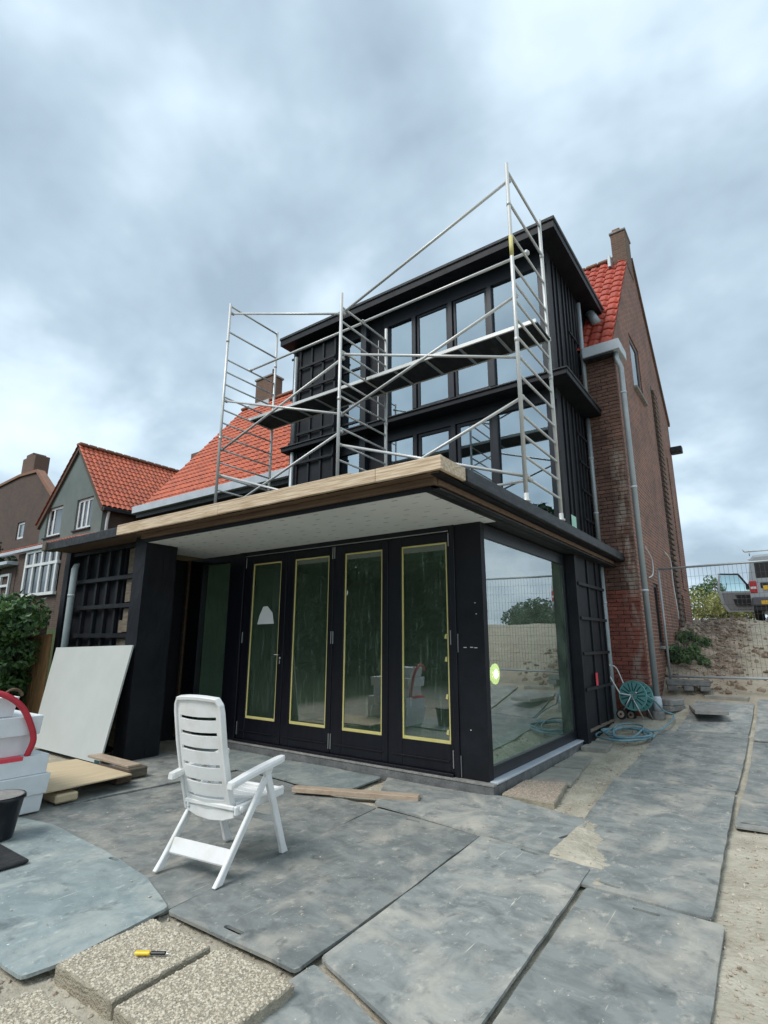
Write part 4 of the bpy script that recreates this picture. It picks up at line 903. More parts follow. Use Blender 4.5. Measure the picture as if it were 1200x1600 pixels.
# ---------------------------------------------------------------- slabs and pavers
def slab(name, label, poly, z0, z1, m, pebbles=None, group='loose concrete slabs', n=900, org=None, tilt=None):
    c = Vector((sum(p[0] for p in poly) / len(poly), sum(p[1] for p in poly) / len(poly)))
    t = thing(name, (c.x, c.y, z0), label, 'slab', group)
    bm = bmesh.new(); pl = soften(poly, .012, .005, .05)
    A = [bm.verts.new((x, y, z0)) for x, y in pl]; B = [bm.verts.new((x, y, z1 - .008)) for x, y in pl]
    Cc = [bm.verts.new((c.x + (x - c.x) * .975, c.y + (y - c.y) * .975, z1)) for x, y in pl]; k = len(pl)
    bm.faces.new(A[::-1]); bm.faces.new(Cc)
    for P, Q in ((A, B), (B, Cc)):
        for i in range(k): bm.faces.new((P[i], P[(i + 1) % k], Q[(i + 1) % k], Q[i]))
    for v in bm.verts: v.co += Vector((random.uniform(-.002, .002), random.uniform(-.002, .002), 0))
    bm_obj('block', bm, m, t)
    if pebbles:
        PV, PF = [], []
        xs = [p[0] for p in poly]; ys = [p[1] for p in poly]
        def inside(x, y):
            r = False; q = len(poly) - 1
            for i in range(len(poly)):
                (xi, yi), (xj, yj) = poly[i], poly[q]
                if (yi > y) != (yj > y) and x < (xj - xi) * (y - yi) / (yj - yi) + xi: r = not r
                q = i
            return r
        cnt = 0
        while cnt < n:
            x, y = random.uniform(min(xs), max(xs)), random.uniform(min(ys), max(ys))
            x2, y2 = c.x + (x - c.x) * 1.03, c.y + (y - c.y) * 1.03
            if not inside(x2, y2): continue
            r = random.uniform(.004, .0085); cnt += 1
            mt = Matrix.Translation((x, y, z1 + r * random.uniform(-.45, .1))) @ Matrix.Rotation(random.uniform(0, 6), 4, 'Z') @ Matrix.Diagonal((r * random.uniform(.8, 1.5), r, r * .7, 1))
            ico(PV, PF, mt)
        o = py_obj('pebbles', PV, PF, pebbles, t); o['kind'] = 'stuff'
    return t
slab('aggregate_slab', 'pebbled concrete slab with the yellow knife on it', [(-.36, -3.985), (-.385, -3.47), (.10, -3.455), (.115, -3.965)], -.01, .066, 'cement', 'pebble', n=2600)
slab('aggregate_slab', 'paler pebbled slab beside the slab with the knife', [(.145, -3.43), (.655, -3.425), (.675, -3.99), (.16, -3.985)], -.01, .068, 'cement', 'pebble', n=2900)
slab('aggregate_slab', 'pebbled slab cut off by the bottom left corner', [(-.235, -4.09), (.16, -4.085), (.2, -4.6), (-.32, -4.6)], -.01, .055, 'cement', 'pebble', n=2600)
slab('aggregate_slab', 'pinkish pebbled slab at the foot of the corner column', [(.12, .0), (.10, .69), (.51, .84), (.66, -.02)], .0, .055, 'cement', 'pebble_pink', n=2300)
slab('paving_slab', 'smooth grey paving slab next to the pinkish slab', [(.10, .71), (.09, 1.58), (.43, 1.66), (.54, .87)], .0, .035, 'paver')
slab('paving_slab', 'smooth grey paving slab third along the window sill', [(.10, 1.60), (.10, 2.30), (.35, 2.46), (.43, 1.69)], .0, .042, 'paver')
slab('paving_slab', 'broken paving slab nearest the black projection', [(.10, 2.75), (.12, 3.30), (.40, 3.42), (.44, 2.80)], .02, .10, 'paver')
slab('paving_slab', 'loose grey paving slab on the farthest plate', [(1.14, 5.62), (1.33, 4.78), (1.78, 4.92), (1.52, 5.82)], .42, .475, 'concrete')
slab('paving_slab', 'pale paving slab half buried behind the loose slab', [(1.33, 6.15), (2.0, 6.15), (2.02, 6.55), (1.36, 6.6)], .48, .60, 'paver')

# utility knife
kn = thing('utility_knife', (-.07, -3.68, .071), 'yellow and black utility knife on a pebbled slab', 'knife')
KP = Vector((-.115, -3.735, .083)); KD = Vector((.14, .10, 0)).normalized()
beam('handle', KP, KP + KD * .075, .022, .015, 'knifeyellow', kn, bv=.005)
beam('grip', KP + KD * .076, KP + KD * .15, .017, .013, 'bucket', kn, bv=.004)
beam('blade_holder', KP + KD * .151, KP + KD * .165, .010, .005, 'steel', kn, bv=.001)

# timber plank on the ground
o = beam('timber_plank', (-1.66, -1.13, .062), (-.45, -.64, .062), .11, .045, 'plankwood', bv=.004); tag(o, 'short sawn timber plank lying in front of the folding doors', 'plank')

# ---------------------------------------------------------------- garden chair
CH = thing('garden_chair', (-.84, -2.65, .03), 'white plastic reclining garden chair facing the folding doors', 'chair')
Z0 = .045
def chair_back():
    """one-piece back with six curved slots and a raised rim"""
    wB, wT = .258, .258
    yb_, zb_, yt, zt = -2.80, .37, -2.99, 1.14
    bm = bmesh.new()
    def P(u, v, off=0.0):        # u -1..1 across, v 0..1 up; bowed to the rear in the middle
        hw = wB + (wT - wB) * v
        y = yb_ + (yt - yb_) * v - .02 * math.sin(v * math.pi); z = zb_ + (zt - zb_) * v
        return Vector((-.845 + u * hw, y - (1 - u * u) * .028 - off * .97, z - off * .2))
    U = [-1, -.93, -.80, -.5, -.2, .0, .2, .5, .80, .93, 1]
    slots = [(.135, .163), (.272, .302), (.412, .443), (.552, .584), (.688, .720), (.823, .855)]
    Vs = [0]
    for a_, b_ in slots: Vs += [a_, b_]
    Vs += [.93, 1.0]
    grid = {}
    for j, v in enumerate(Vs):
        for i, u in enumerate(U):
            v2 = v - .012 * (1 - u * u) * (0 < v < .9)
            uu = u
            if v == 1.0: uu = u * .90; v2 = 1.0
            if v == .93 : uu = u
            grid[i, j] = bm.verts.new(P(uu, v2))
    for j in range(len(Vs) - 1):
        issl = any(abs(Vs[j] - a_) < 1e-6 for a_, b_ in slots)
        for i in range(len(U) - 1):
            if issl and .80 > max(abs(U[i]), abs(U[i + 1])) - 1e-6 and 2 <= i <= len(U) - 4: continue
            bm.faces.new((grid[i, j], grid[i + 1, j], grid[i + 1, j + 1], grid[i, j + 1]))
    r = bmesh.ops.extrude_face_region(bm, geom=list(bm.faces))
    for e_ in r['geom']:
        if isinstance(e_, bmesh.types.BMVert): e_.co += Vector((0, .014, .003))
    b = bm_obj('backrest', bm, 'plastic', CH)
    rim = [P(-1, 0), P(-1, .3), P(-1, .6), P(-1, .88), P(-.97, .95), P(-.86, 1.0), P(-.4, 1.012), P(0, 1.015), P(.4, 1.012), P(.86, 1.0), P(.97, .95), P(1, .88), P(1, .6), P(1, .3), P(1, 0)]
    bm = bmesh.new()
    pts = [p + Vector((0, .006, 0)) for p in rim]; rr = []
    for i, p in enumerate(pts):
        d_ = (pts[min(i + 1, len(pts) - 1)] - pts[max(i - 1, 0)]).normalized(); yv = Vector((0, 1, .22)).normalized(); xv = d_.cross(yv).normalized()
        rr.append([bm.verts.new(p + xv * a_ * .013 + yv * b_ * .024) for a_, b_ in ((1, 1), (-1, 1), (-1, -1), (1, -1))])
    for i in range(len(rr) - 1):
        for k in range(4): bm.faces.new((rr[i][k], rr[i][(k + 1) % 4], rr[i + 1][(k + 1) % 4], rr[i + 1][k]))
    bm.faces.new(rr[0]); bm.faces.new(rr[-1][::-1]); bmesh.ops.recalc_face_normals(bm, faces=bm.faces); bev(bm, .004); bm_obj('rim', bm, 'plastic', b)
chair_back()
XA, XB = -1.19, -.535
for k in range(6):                                              # seat slats
    y0_ = -2.80 + k * .080
    prism('seat_slat', [(-1.12, .455 - .0), (-.98, .437), (-.865, .432), (-.75, .437), (-.61, .455), (-.61, .430), (-.75, .412), (-.865, .407), (-.98, .412), (-1.12, .430)], 1, y0_, y0_ + .072, 'plastic', CH, .004)
for x in (-1.105, -.575): beam('seat_rail', (x, -2.85, .415), (x, -2.33, .44), .03, .062, 'plastic', CH, bv=.008)
beam('seat_front', (-1.09, -2.335, .435), (-.59, -2.335, .435), .035, .05, 'plastic', CH, up=(0, 0, 1), bv=.012)
prism('seat_apron', [(-1.13, .41), (-.60, .41), (-.60, .365), (-.72, .335), (-.865, .325), (-1.01, .335), (-1.13, .365)], 1, -2.835, -2.812, 'plastic', CH, .006)
for x in (-1.16, -.50):
    # armrest with flattened rounded plan, rising to the front
    sx = 1 if x > -.8 else -1
    bm = bmesh.new(); sec = []
    for (y, wd, z) in ((-2.985, .034, .612), (-2.97, .050, .615), (-2.83, .054, .642), (-2.68, .056, .664), (-2.51, .060, .684), (-2.46, .054, .690), (-2.43, .034, .692)):
        sec.append([bm.verts.new((x + a_ * wd / 2 * 1.45, y, z + b_)) for a_, b_ in ((-1, 0), (-.8, .016), (.8, .016), (1, 0), (1, -.022), (-1, -.022))])
    for i in range(len(sec) - 1):
        for k in range(6): bm.faces.new((sec[i][k], sec[i][(k + 1) % 6], sec[i + 1][(k + 1) % 6], sec[i + 1][k]))
    bm.faces.new(sec[0]); bm.faces.new(sec[-1][::-1]); bm_obj('armrest', bm, 'plastic', CH)
    xl = x + sx * .0
    for (ya, za, yz, zz, nm) in ((-2.55, .66, -3.03, .037, 'leg'), (-2.62, .66, -2.37, .037, 'leg')):
        rear = yz < -2.6
        bm = bmesh.new(); xo = xl - sx * (.010 if rear else .004); s2 = []
        for t, wd, th in ((0, .056, .034), (.08, .062, .036), (.5, .060, .036), (.9, .058, .038), (1.0, .070, .042)):
            y = ya + (yz - ya) * t; z = za + (zz - za) * t + (.0)
            s2.append([bm.verts.new((xo + a_ * th / 2, y + b_ * wd / 2, z)) for a_, b_ in ((-1, -1), (1, -1), (1, 1), (-1, 1))])
        for i in range(len(s2) - 1):
            for k in range(4): bm.faces.new((s2[i][k], s2[i][(k + 1) % 4], s2[i + 1][(k + 1) % 4], s2[i + 1][k]))
        bm.faces.new(s2[0]); bm.faces.new(s2[-1][::-1]); bmesh.ops.recalc_face_normals(bm, faces=bm.faces); bev(bm, .006)
        bm_obj('leg', bm, 'plastic', CH)
    lathe('pivot', [(.022, x - sx * .055 - .01), (.022, x - sx * .055 + .01)], (0, -2.80, .42), 'plastic', CH, 12, 'X')
beam('rear_crossbar', (-1.15, -2.93, .165), (-.52, -2.93, .165), .024, .10, 'plastic', CH, up=(0, .55, 1), bv=.008)
beam('front_crossbar', (-1.17, -2.455, .275), (-.50, -2.455, .275), .026, .034, 'plastic', CH, bv=.006)
beam('recline_bar', (-1.14, -2.84, .43), (-.59, -2.84, .43), .02, .03, 'plastic', CH, bv=.006)

for c_ in CH.children_recursive:                                 # narrow the chair to its real width
    for v_ in c_.data.vertices: v_.co.x = -.805 + (v_.co.x + ORG[CH.name].x + .84) * .84 - ORG[CH.name].x
    if c_.name.split('.')[0] in ('backrest', 'rim'):
        for v_ in c_.data.vertices: v_.co.x -= .05
CH.rotation_euler.z = R(8); CH.location.x += .005
# ---------------------------------------------------------------- foam boxes, bucket, boards on the left
def foam_box(label, x1, y1, z0, z1, dx, dy, taper, redmark=False, rz=0.0):
    """tapered foam box, right-hand upper corner at x1, y1"""
    t = thing('foam_box', (x1 - dx / 2, y1 - dy / 2, z0), label, 'foam box', 'white foam boxes in a stack')
    bm = bmesh.new(); rim = z1 - .035
    def ring(z, ins): return [bm.verts.new((x, y, z)) for x, y in ((x1 - ins, y1 - ins), (x1 - ins, y1 - dy + ins), (x1 - dx + ins, y1 - dy + ins), (x1 - dx + ins, y1 - ins))]
    rs = [ring(z0 + .001, taper), ring(z1 - .001, .0)]
    bm.faces.new(rs[0][::-1]); bm.faces.new(rs[-1])
    for P, Q in zip(rs, rs[1:]):
        for k in range(4): bm.faces.new((P[k], P[(k + 1) % 4], Q[(k + 1) % 4], Q[k]))
    bmesh.ops.recalc_face_normals(bm, faces=bm.faces); bev(bm, .0035); bm_obj('body', bm, 'foam', t)
    if redmark: box('red_tape', (x1 - .45, y1 - dy + .02, z1), (x1 - .0, y1 - .22, z1 + .004), 'redtape', t, 0); 
    if redmark: box('red_tape', (x1 + .0005, y1 - dy + .02, z1 - .028), (x1 + .0035, y1 - .22, z1 + .003), 'redtape', t, 0)
    return t
gz = .041
foam_box('bottom white foam box of the stack beside the plywood', -3.02, -2.95, gz, .19, .85, .62, .012)
foam_box('second white foam box up, overhanging the one below', -2.985, -2.925, .191, .36, .88, .65, .014)
foam_box('third white foam box up with a red strip on it', -3.01, -2.95, .361, .525, .86, .64, .006, True)
foam_box('fourth white foam box up, set back under the wide one', -3.10, -3.055, .526, .70, .72, .55, .0)
foam_box('fifth white foam box up, wide with a printed side', -3.03, -3.035, .701, .865, .85, .60, .012)
foam_box('topmost white foam box with flared sides', -3.08, -3.24, .866, 1.04, .62, .42, .03)
o = tube('red_hose', curve_pts([(-3.04, -3.13, .53), (-3.0, -3.11, .66), (-2.995, -3.155, .80), (-3.0, -3.24, .95), (-3.01, -3.36, 1.05), (-3.03, -3.48, 1.09), (-3.06, -3.62, 1.07), (-3.1, -3.75, .98)], 8), .026, 'red', None, 12); tag(o, 'thick red hose arching over the foam boxes', 'hose')
o = tube('cable_loop', curve_pts([(-3.02, -3.40, 1.06), (-3.02, -3.36, 1.10), (-3.02, -3.31, 1.11), (-3.02, -3.26, 1.08), (-3.02, -3.25, 1.05)], 6), .012, 'pine_dark', None, 8); tag(o, 'brown cord loop on top of the foam boxes', 'cord')
bk = thing('bucket', (-2.50, -3.50, .045), 'black plastic builder bucket at the left edge in front of the foam boxes', 'bucket')
lathe('pail', [(.115, .047), (.125, .06), (.165, .33), (.178, .332), (.178, .350), (.165, .352), (.155, .33), (.115, .10)], (-2.53, -3.49, 0), 'bucket', bk, 24)
lathe('cement_rim', [(.16, .353), (.172, .357), (.15, .356)], (-2.53, -3.49, 0), 'concrete', bk, 24)
pm = box('rubber_mat', (-2.35, -3.98, .05), (-1.80, -3.53, .075), 'rubber', None, .012); tag(pm, 'thick black rubber mat lying on the blue-grey plate', 'mat')
pw_ = thing('plywood_sheet', (-3.9, -2.4, .14), 'thin plywood sheet resting on blocks beside the foam boxes', 'board')
holed('sheet', [(-3.12, -2.90), (-3.14, -2.04), (-4.37, -2.03), (-4.45, -2.93)], [], 2, .155, .167, 'ply', pw_)
o = box('foam_block', (-3.36, -2.80, .042), (-3.10, -2.59, .12), 'pebble', None, .015); o.data.materials[0] = M['ply']; tag(o, 'pale cream block under the near edge of the plywood', 'block')
o = box('timber_block', (-3.98, -2.10, .042), (-3.32, -1.93, .152), 'darkwood', None, .01); tag(o, 'brown rough timber block under the far edge of the plywood', 'timber')
o = box('timber_block', (-3.80, -1.90, .042), (-3.46, -1.66, .145), 'pine_dark', None, .012); o.data.materials[0] = M['greywood']; tag(o, 'weathered timber offcut sticking out beyond the plywood', 'timber')
o = beam('flat_board', (-4.45, -1.78, .160), (-3.5, -1.80, .160), .16, .025, 'plankwood'); tag(o, 'flat brown board lying across the timber offcuts', 'board')
o = box('dark_rubble', (-3.72, -2.62, .04), (-3.42, -2.4, .15), 'darkconcrete', None, .03); tag(o, 'dark lump of concrete in the shadow beneath the plywood', 'rubble')
# plasterboard leaning against pier and wing
LB = thing('plasterboard_panel', (-5.4, -1.7, .05), 'large pale grey plasterboard panel leaning against the black wing', 'board')
bm = bmesh.new()
q = [Vector((-4.42, -1.70, .05)), Vector((-4.40, -1.445, 1.47)), Vector((-6.58, -1.445, 1.415)), Vector((-6.40, -1.70, .05))]
nrm = (q[1] - q[0]).cross(q[3] - q[0]).normalized()
if nrm.y > 0: nrm = -nrm
A = [bm.verts.new(v) for v in q]; B = [bm.verts.new(v + nrm * .022) for v in q]; bm.faces.new(A); bm.faces.new(B[::-1])
for i in range(4): bm.faces.new((A[i], A[(i + 1) % 4], B[(i + 1) % 4], B[i]))
bm_obj('panel', bm, 'gypsum', LB)
p0 = q[0] + nrm * .0235 + Vector((-.12, 0, .008)); beam('green_mark', p0, p0 + Vector((.11, 0, 0)), .004, .05, 'tealdark', LB, bv=0)

# ---------------------------------------------------------------- hose reel and hose
HR = thing('hose_reel', (.45, 4.62, .24), 'teal garden hose reel on a wheeled frame beside the brick pier', 'hose reel')
rc = Vector((.46, 4.62, .66))
fd = Vector((-.25, -1, .12)).normalized()          # reel axis, facing the camera side
def disc(name, c, ax, r, th, m, parent, seg=28, hole=0):
    ax = Vector(ax).normalized(); u = ax.orthogonal().normalized(); v = ax.cross(u); bm = bmesh.new()
    A = [bm.verts.new(c + (u * math.cos(2 * math.pi * k / seg) + v * math.sin(2 * math.pi * k / seg)) * r - ax * th / 2) for k in range(seg)]
    B = [bm.verts.new(x.co + ax * th) for x in A]; bm.faces.new(A); bm.faces.new(B[::-1])
    for k in range(seg): bm.faces.new((A[k], A[(k + 1) % seg], B[(k + 1) % seg], B[k]))
    return bm_obj(name, bm, m, parent)
for s in (0, 1):
    cc = rc - fd * (.22 * s)
    dsk = disc('flange', cc, fd, .235, .018, 'teal', HR)
    u = fd.orthogonal().normalized(); v = fd.cross(u)
    for k in range(8):
        a_ = k * math.pi / 4 + .2; e1 = u * math.cos(a_) + v * math.sin(a_); e2 = fd.cross(e1)
        for sgn in (-1, 1): beam('flange_slot', cc + e1 * .07 + e2 * .018 * sgn + fd * .0095, cc + e1 * .205 + e2 * .034 * sgn + fd * .0095, .018, .004, 'tealdark', dsk, up=fd, bv=0)
    tor = [cc + fd * .006 + (u * math.cos(t * math.pi / 14) + v * math.sin(t * math.pi / 14)) * .232 for t in range(29)]
    tube('flange_rim', tor, .010, 'teal', dsk, 6)
tube('drum', [rc - fd * .01, rc - fd * .21], .11, 'hose', HR, 20)
tube('crank', [rc + fd * .01, rc + fd * .05, rc + fd * .05 + Vector((.09, 0, .05)), rc + fd * .10 + Vector((.09, 0, .05))], .010, 'white', HR, 8)
side = fd.cross(Vector((0, 0, 1))).normalized()
hA = rc + fd * .05; bA = rc - fd * .27
tube('frame', curve_pts([hA + Vector((0, 0, -.0)), hA + Vector((-.16, .0, .02)), hA + Vector((-.20, .0, .06)), hA + Vector((-.38, .0, .42)), hA + Vector((-.385, .02, .455)), hA + Vector((-.36, .09, .47)), bA + Vector((-.35, 0, .455)), bA + Vector((-.20, 0, .08)), bA], 5), .012, 'white', HR, 8)
for s, cc in ((0, rc + fd * .06), (1, rc - fd * .28)):
    wc = cc + Vector((-.18, 0, -.31)); wh = disc('wheel', wc, fd, .085, .030, 'rubber', HR, 20); disc('hub', wc + fd * .017, fd, .055, .008, 'pebble_pink', wh, 16); disc('hub', wc + fd * .022, fd, .02, .008, 'rubber', wh, 10)
    tube('frame_leg', [cc, cc + Vector((-.18, 0, -.31))], .011, 'steel', HR, 8); tube('frame_leg', [cc, cc + Vector((.16, 0, -.36))], .011, 'steel', HR, 8)
pts = []
for k in range(150):
    t = k / 150; a_ = t * 2 * math.pi * 5.3
    rx = .30 + .06 * math.sin(a_ * .37 + 1) + .05 * math.sin(a_ * 1.7); ry = .36 + .08 * math.sin(a_ * .53)
    x = .52 + .05 * math.sin(a_ * .23) + rx * math.cos(a_); y = 3.66 + .12 * math.sin(a_ * .31) + ry * math.sin(a_)
    pts.append(Vector((x, y, g0(x, y) + .055 + .05 * t + .012 * math.sin(a_ * 2.3))))
pts += curve_pts([pts[-1], (.9, 3.9, .24), (1.0, 4.5, .30), (.98, 5.0, .36), (.86, 4.9, .42), (.75, 4.72, .60), (.55, 4.75, .70)], 6)[1:]
tag(tube('garden_hose', pts, .0135, 'hose', None, 8), 'tangled blue-grey garden hose lying in front of the reel', 'hose')

# ---------------------------------------------------------------- mesh fence with its feet
def fence(label, x0, x1, y, zb):
    t = thing('mesh_fence', ((x0 + x1) / 2, y, zb - .1), label, 'fence', 'temporary mesh fence panels')
    zt = zb + 2.03; r = .021
    def sl(x): return .012 * (x - x0)
    tube('frame_tube', [(x0, y, zb + sl(x0)), (x1, y, zb + sl(x1))], r, 'tubegrey', t, 10); tube('frame_tube', [(x0, y, zt + sl(x0)), (x1, y, zt + sl(x1))], r, 'tubegrey', t, 10)
    for x in (x0, x1): tube('frame_post', [(x, y, zb - .12), (x, y, zt + sl(x))], r, 'tubegrey', t, 10)
    bm = bmesh.new(); n = int((x1 - x0) / .068)
    for k in range(1, n): x = x0 + (x1 - x0) * k / n; tube_geo(bm, [(x, y, zb + sl(x)), (x, y, zt + sl(x))], .0026, 3, False)
    for k in range(1, 11): z = zb + (zt - zb) * k / 11; tube_geo(bm, [(x0, y - .004, z), (x1, y - .004, z + sl(x1))], .0022, 3, False)
    o = bm_obj('wire_mesh', bm, 'vantrim', t); o['kind'] = 'stuff'
def foot(label, c, rz=0.0, h=.16, m='darkconcrete', L_=.66):
    t = thing('fence_foot', c, label, 'fence foot', 'fence feet')
    me = Matrix.Translation(c) @ Matrix.Rotation(rz, 4, 'Z')
    def part(nm, a, b, bv):
        bm = bmesh.new(); bmesh.ops.create_cube(bm, size=1)
        for v_ in bm.verts: v_.co = Vector([(a[i] + b[i]) / 2 + v_.co[i] * (b[i] - a[i]) for i in range(3)])
        bev(bm, bv); bm.transform(me); return bm_obj(nm, bm, m, t)
    part('top_block', (-L_ / 2, -.12, h * .45), (L_ / 2, .12, h), .015)
    for s in (-1, 0, 1): part('skid', (s * L_ * .37 - .08, -.115, 0), (s * L_ * .37 + .08, .115, h * .45 - .001), .01)
fence('temporary mesh fence panel fixed next to the brick gable', .80, 4.25, 6.3, .90)
fence('temporary mesh fence panel mirrored in the large side window', 4.33, 7.78, 6.3, .94)
fence('temporary mesh fence panel at the outer end of the row', 7.86, 11.3, 6.3, .98)
foot('plastic fence foot under the post by the gable', (1.08, 6.28, .66), .18, .19, L_=.72)
foot('weathered concrete fence foot lying by the downpipe', (.90, 5.42, .38), 1.2, .19, 'concrete', .42)
foot('fence foot between the second and third mesh panels', (7.82, 6.3, .70), 1.57, .16)
foot('fence foot between the first and second mesh panels', (4.29, 6.3, .62), 1.57, .16)

# ---------------------------------------------------------------- foliage
def leaf_geo(V, F_, p, s, nrm_bias=None, asp=.55):
    d_ = Vector((random.gauss(0, 1), random.gauss(0, 1), random.gauss(0, .8)))
    if nrm_bias is not None: d_ = d_ * .8 + nrm_bias
    d_.normalize(); a_ = d_.orthogonal().normalized(); a_ = (Matrix.Rotation(random.uniform(0, 6.28), 3, d_) @ a_); b_ = d_.cross(a_)
    s *= random.uniform(.7, 1.25); k = len(V); fold = d_ * s * .12
    V += [p - a_ * s * .5, p + b_ * s * asp * .5 + fold, p + a_ * s * .5, p - b_ * s * asp * .5 + fold]
    F_ += [(k, k + 1, k + 2), (k, k + 2, k + 3)]
def crown(name, clumps, n, size, m, parent, asp=.55):
    V, F_ = [], []; tot = sum(c[1] ** 2 for c in clumps)
    for c, r in clumps:
        for _ in range(int(n * r * r / tot)):
            u = Vector((random.gauss(0, 1), random.gauss(0, 1), random.gauss(0, 1))).normalized()
            rad = r * random.uniform(.55, 1.0) ** .6 * (1 + .25 * noise.noise(u * 2.2 + Vector(c)))
            leaf_geo(V, F_, Vector(c) + u * rad, size, u + Vector((0, 0, .35)), asp)
    return py_obj(name, V, F_, m, parent)
def tree(name, label, base, h, rad, n, size, m, group=None, cat='tree', nclump=16, low=.35, trunk_r=.16):
    t = thing(name, base, label, cat, group); b = Vector(base)
    tr = tube('trunk', [b + Vector((0, 0, -.2)), b + Vector((.1, .05, h * .3)), b + Vector((-.05, .1, h * .6)), b + Vector((0, 0, h * .85))], [trunk_r * 1.25, trunk_r, trunk_r * .7, trunk_r * .25], 'bark', t, 8)
    cl = []
    for k in range(nclump):
        a_ = random.uniform(0, 6.28); zz = random.uniform(low, .92); rr = rad * (1 - .55 * abs(zz - .55) / .5) * random.uniform(.3, .95)
        c = b + Vector((math.cos(a_) * rr, math.sin(a_) * rr, h * zz)); cl.append((c, rad * random.uniform(.26, .46)))
        if k % 3 == 0: tube('limb', [b + Vector((0, 0, h * zz * .6)), b.lerp(c, .6) + Vector((0, 0, h * .12)), c], [trunk_r * .4, trunk_r * .28, trunk_r * .1], 'bark', t, 6)
    crown('crown', cl, n, size, m, t); return t
# hedge and garden fence at the left
hd = thing('hedge', (-8.4, -1.9, 0), 'dense dark green leafy hedge at the left edge behind the foam boxes', 'hedge')
cl = []
for k in range(58):
    x = random.uniform(-10.2, -7.2); y = random.uniform(-2.3, -1.6); z = random.uniform(.45, 1.85)
    cl.append(((x, y, z), random.uniform(.26, .40)))
for x in (-7.15, -7.45, -7.6, -8.0, -8.5, -9.0, -9.6): cl.append(((x, -1.75 + random.uniform(-.1, .1), 1.95 + random.uniform(-.14, .10)), .34))
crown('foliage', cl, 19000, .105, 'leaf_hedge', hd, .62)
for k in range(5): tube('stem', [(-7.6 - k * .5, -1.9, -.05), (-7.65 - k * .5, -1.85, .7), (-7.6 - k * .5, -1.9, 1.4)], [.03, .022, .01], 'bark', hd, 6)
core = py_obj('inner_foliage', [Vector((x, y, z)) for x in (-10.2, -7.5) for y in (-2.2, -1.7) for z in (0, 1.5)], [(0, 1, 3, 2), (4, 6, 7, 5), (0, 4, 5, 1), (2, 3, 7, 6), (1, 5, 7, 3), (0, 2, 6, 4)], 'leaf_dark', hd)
gf = thing('plank_fence', (-8.6, -1.3, 0), 'brown upright plank garden fence between the hedge and the extension', 'fence')
for k in range(22):
    x = -6.97 - k * .15; box('plank', (x - .142, -1.40 + random.uniform(-.006, .006), .0), (x, -1.375, 1.62 + random.uniform(-.02, .02)), 'fencewood', gf, .003)
for z in (.4, 1.3): box('rail', (-10.5, -1.372, z), (-7.1, -1.32, z + .08), 'fencewood', gf, .003)
box('fence_post', (-7.62, -1.37, 0), (-7.50, -1.25, 1.95), 'greywood', gf, .006)

# ---------------------------------------------------------------- neighbouring houses on the left
TW = thing('neighbour_house', (-11, 8, 1.9), 'neighbouring house with big orange tiled roof behind the scaffold', 'building')
box('front_wall', (-15.6, 5.2, 1.5), (-8.25, 5.45, 6.2), 'brick_far', TW, 0)
prism('gable_wall', [(5.2, 1.5), (13.2, 1.5), (13.2, 6.2), (9.4, 11.7), (5.2, 6.2)], 0, -15.75, -15.5, 'brick_far', TW)
tw_v = Vector((0, 4.25, 5.35)).normalized()
prism('roof_boarding', [(4.9, 6.18), (9.25, 11.66), (13.6, 6.18), (13.4, 6.0), (9.25, 11.3), (5.2, 6.0)], 0, -15.95, -6.6, 'darkwood', TW)
pantile_sheet('roof_tiles', (-16.0, 4.95, 6.30), (1, 0, 0), (0, 4.3, 5.42), 9.5, 6.85, .215, .33, 'tile_orange', TW)
pantile_sheet('rear_roof_tiles', (-16.0, 13.55, 6.30), (1, 0, 0), (0, -4.3, 5.42), 9.5, 6.85, .26, .37, 'tile_orange', TW)
for k in range(24): box('ridge_tile', (-16.0 + k * .39, 9.08, 11.68), (-16.0 + k * .39 + .385, 9.42, 11.80), 'ridge', TW, .03)
box('gutter', (-16.1, 4.62, 6.02), (-6.4, 4.92, 6.28), 'zincwhite', TW, .01)
box('gutter_soffit', (-16.0, 4.75, 5.86), (-6.4, 5.2, 6.015), 'bitumen', TW, .004)
c2 = box('chimney', (-15.3, 9.3, 11.2), (-14.2, 9.9, 13.0), 'brick_chimney', TW, .01); box('chimney_cap', (-15.35, 9.25, 13.002), (-14.15, 9.95, 13.09), 'concrete', c2, .01)
tube('chimney_pot', [(-14.5, 9.6, 13.09), (-14.5, 9.6, 13.5)], .06, 'bitumen', c2, 8); box('chimney_flashing', (-15.4, 9.05, 11.2), (-14.1, 9.29, 11.75), 'zincwhite', c2, .01)

